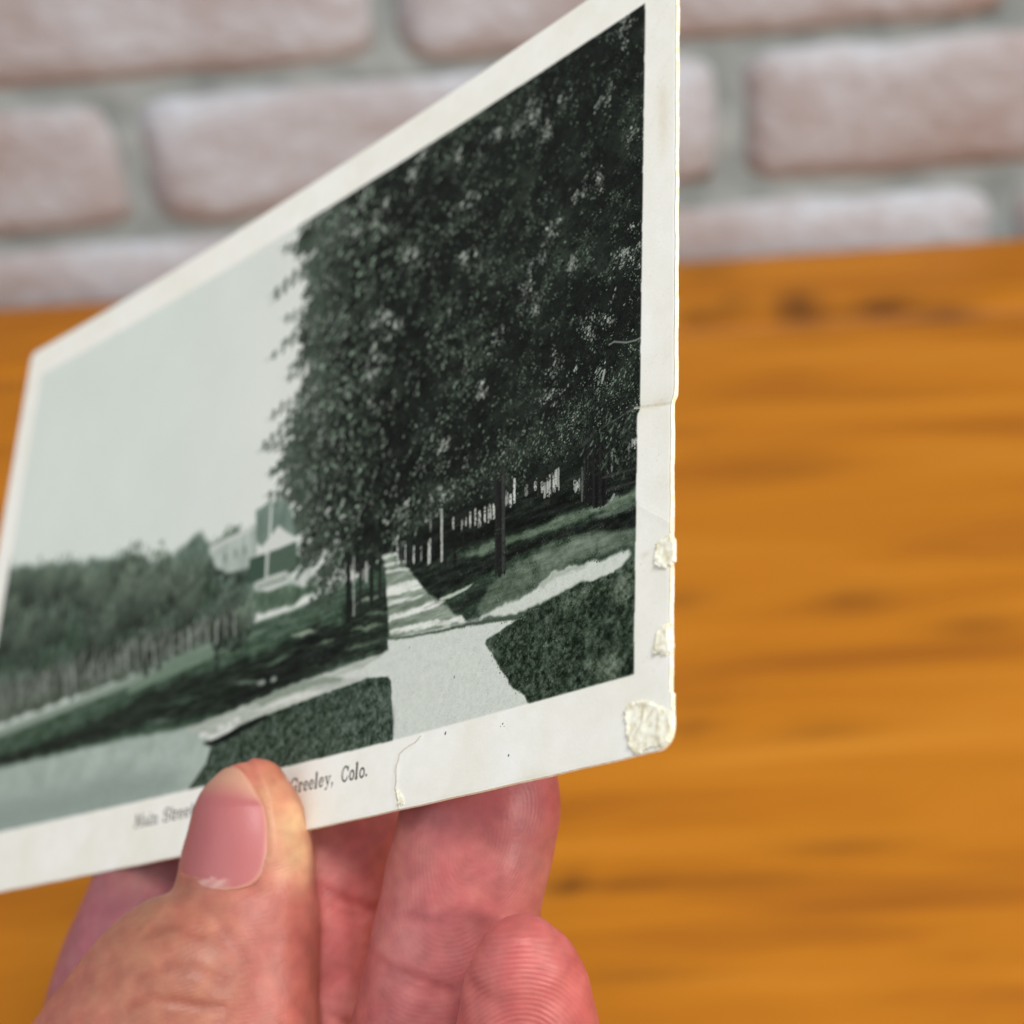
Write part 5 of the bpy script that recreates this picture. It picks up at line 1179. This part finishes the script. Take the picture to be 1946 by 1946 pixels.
L(nt, ma.outputs[0], vm.inputs[0]); L(nt, mr.outputs[0], vm.inputs[2])
L(nt, at.outputs['Color'], hs.inputs['Color']); L(nt, vm.outputs[0], hs.inputs['Value']); L(nt, hs.outputs[0], b.inputs['Base Color'])
b1 = N(nt, 'ShaderNodeBump'); b1.inputs['Strength'].default_value = 1; b1.inputs['Distance'].default_value = .000035
b2 = N(nt, 'ShaderNodeBump'); b2.inputs['Strength'].default_value = .6; b2.inputs['Distance'].default_value = .00007
L(nt, ma.outputs[0], b1.inputs['Height']); L(nt, nl.outputs[0], b2.inputs['Height']); L(nt, b1.outputs[0], b2.inputs['Normal']); L(nt, b2.outputs[0], b.inputs['Normal'])
b.inputs['Roughness'].default_value = .46; b.inputs['Specular IOR Level'].default_value = .42
b.inputs['Subsurface Weight'].default_value = .22
b.inputs['Subsurface Radius'].default_value = (1.0, .34, .2)
b.inputs['Subsurface Scale'].default_value = .0018
hm.materials.clear(); hm.materials.append(m_skin)
hand = link('hand', hm)
tag(hand, 'left hand gripping the postcard, thumb in front and fingers behind its lower edge', 'hand')

# thumb nail: a curved plate with thickness
P_, s_, T_, Nn, A_ = frames('thumb')
def thumb_pt(s, ph, off):
    i = np.interp(s, s_, np.arange(len(s_)))
    g = lambda arr: np.array([np.interp(i, np.arange(len(s_)), arr[:, k_]) for k_ in range(arr.shape[1])])
    p = g(P_); nn = g(Nn); aa = g(A_)
    a = math.radians(ph)
    d_ = aa*math.sin(a)+nn*math.cos(a)*.88
    d_n = d_/np.linalg.norm(d_)
    return p[:3]+d_*p[3]+d_n*off
nu, nvv = 41, 61
V = []; C_ = []; F = []
for lay_i in (0, 1):
    for i in range(nvv):
        for j in range(nu):
            a = -1+2*j/(nu-1); c_ = -1+2*i/(nvv-1)
            # square -> rounded outline
            rr = (abs(a)**2.6+abs(c_)**2.6)**(1/2.6); mx_ = max(abs(a), abs(c_))
            k_ = (mx_/rr) if rr > 0 else 1
            a2, c2 = a*k_, c_*k_
            e_ = mx_
            s = (NS0+NS1)/2+c2*(NS1-NS0)/2*(1.0 if c_ > 0 else 0.995)
            off = 0.05-0.17*e_**8
            if lay_i: off -= 0.35
            V.append(thumb_pt(max(s, .25), NC+a2*NH, off))
            t_ = (c2+1)/2
            pink = np.array((172, 98, 97.)); pale = np.array((188, 138, 114.)); cut = np.array((208, 172, 156.)); side = np.array((196, 140, 116.))
            w1 = np.clip((0.20-t_+0.10*a2*a2)/0.13, 0, 1)
            c0 = pink*(1-w1)+pale*w1; c0 = c0*(1-.10*np.clip(-a2, 0, 1))+np.array((10, 12, 12))*np.clip(a2, 0, 1)*(t_ > .3)
            mid = math.exp(-((a2+.05)**2/.35+(t_-.55)**2/.06)); c0 = c0*(1-.12*mid)+np.array((160, 74, 82))*.12*mid
            # cloudy half moon and dry cuticle at the lower left
            w2 = np.clip((t_-(0.87-0.05*math.sin(a2*3)+.012*math.sin(a2*23)+.01*math.sin(a2*41+2)))/0.025, 0, 1)*np.clip((0.5-a2)/.15, 0, 1)*(0.75+.25*math.sin(a2*31+t_*40))
            c0 = c0*(1-w2*.7)+cut*w2*.7
            w3_ = np.clip((e_-(.90 if a2 > .3 else .95))/.06, 0, 1); c0 = c0*(1-w3_*.8)+side*w3_*.8
            C_.append(c0)
n1_ = nu*nvv
for i in range(nvv-1):
    for j in range(nu-1):
        q = (i*nu+j, i*nu+j+1, (i+1)*nu+j+1, (i+1)*nu+j)
        F.append(q); F.append(tuple(n1_+x_ for x_ in q[::-1]))
ring = [j for j in range(nu)]+[i*nu+nu-1 for i in range(1, nvv)]+[(nvv-1)*nu+j for j in range(nu-2, -1, -1)]+[i*nu for i in range(nvv-2, 0, -1)]
for j in range(len(ring)):
    a, b_ = ring[j], ring[(j+1) % len(ring)]; F.append((a, b_, n1_+b_, n1_+a))
V = (np.array(V)*0.001)@wM.T+np.array((0, 0, CAM_Z))
nm = mesh_from('thumb_nail', V, F)
a_ = nm.color_attributes.new('tint', 'FLOAT_COLOR', 'POINT')
a_.data.foreach_set('color', np.concatenate([lin(np.array(C_)), np.ones((len(C_), 1))], 1).astype(np.float32).ravel())
m_nail, nt, b = new_mat('fingernail')
at = N(nt, 'ShaderNodeAttribute', attribute_name='tint'); L(nt, at.outputs['Color'], b.inputs['Base Color'])
tc = N(nt, 'ShaderNodeTexCoord'); nz = N(nt, 'ShaderNodeTexNoise'); nz.inputs['Scale'].default_value = 900; nz.inputs['Detail'].default_value = 4
L(nt, tc.outputs['Object'], nz.inputs[0])
b1 = N(nt, 'ShaderNodeBump'); b1.inputs['Strength'].default_value = .7; b1.inputs['Distance'].default_value = .00006
L(nt, nz.outputs[0], b1.inputs['Height']); L(nt, b1.outputs[0], b.inputs['Normal'])
b.inputs['Roughness'].default_value = .44; b.inputs['Specular IOR Level'].default_value = .42
b.inputs['Subsurface Weight'].default_value = .15; b.inputs['Subsurface Radius'].default_value = (1, .4, .3); b.inputs['Subsurface Scale'].default_value = .001
nm.materials.append(m_nail)
nail = link('nail', nm, hand)
nail['label'] = 'pink thumb nail with a pale dry cuticle'


print('hand verts', nv, 'objects', len(bpy.data.objects))
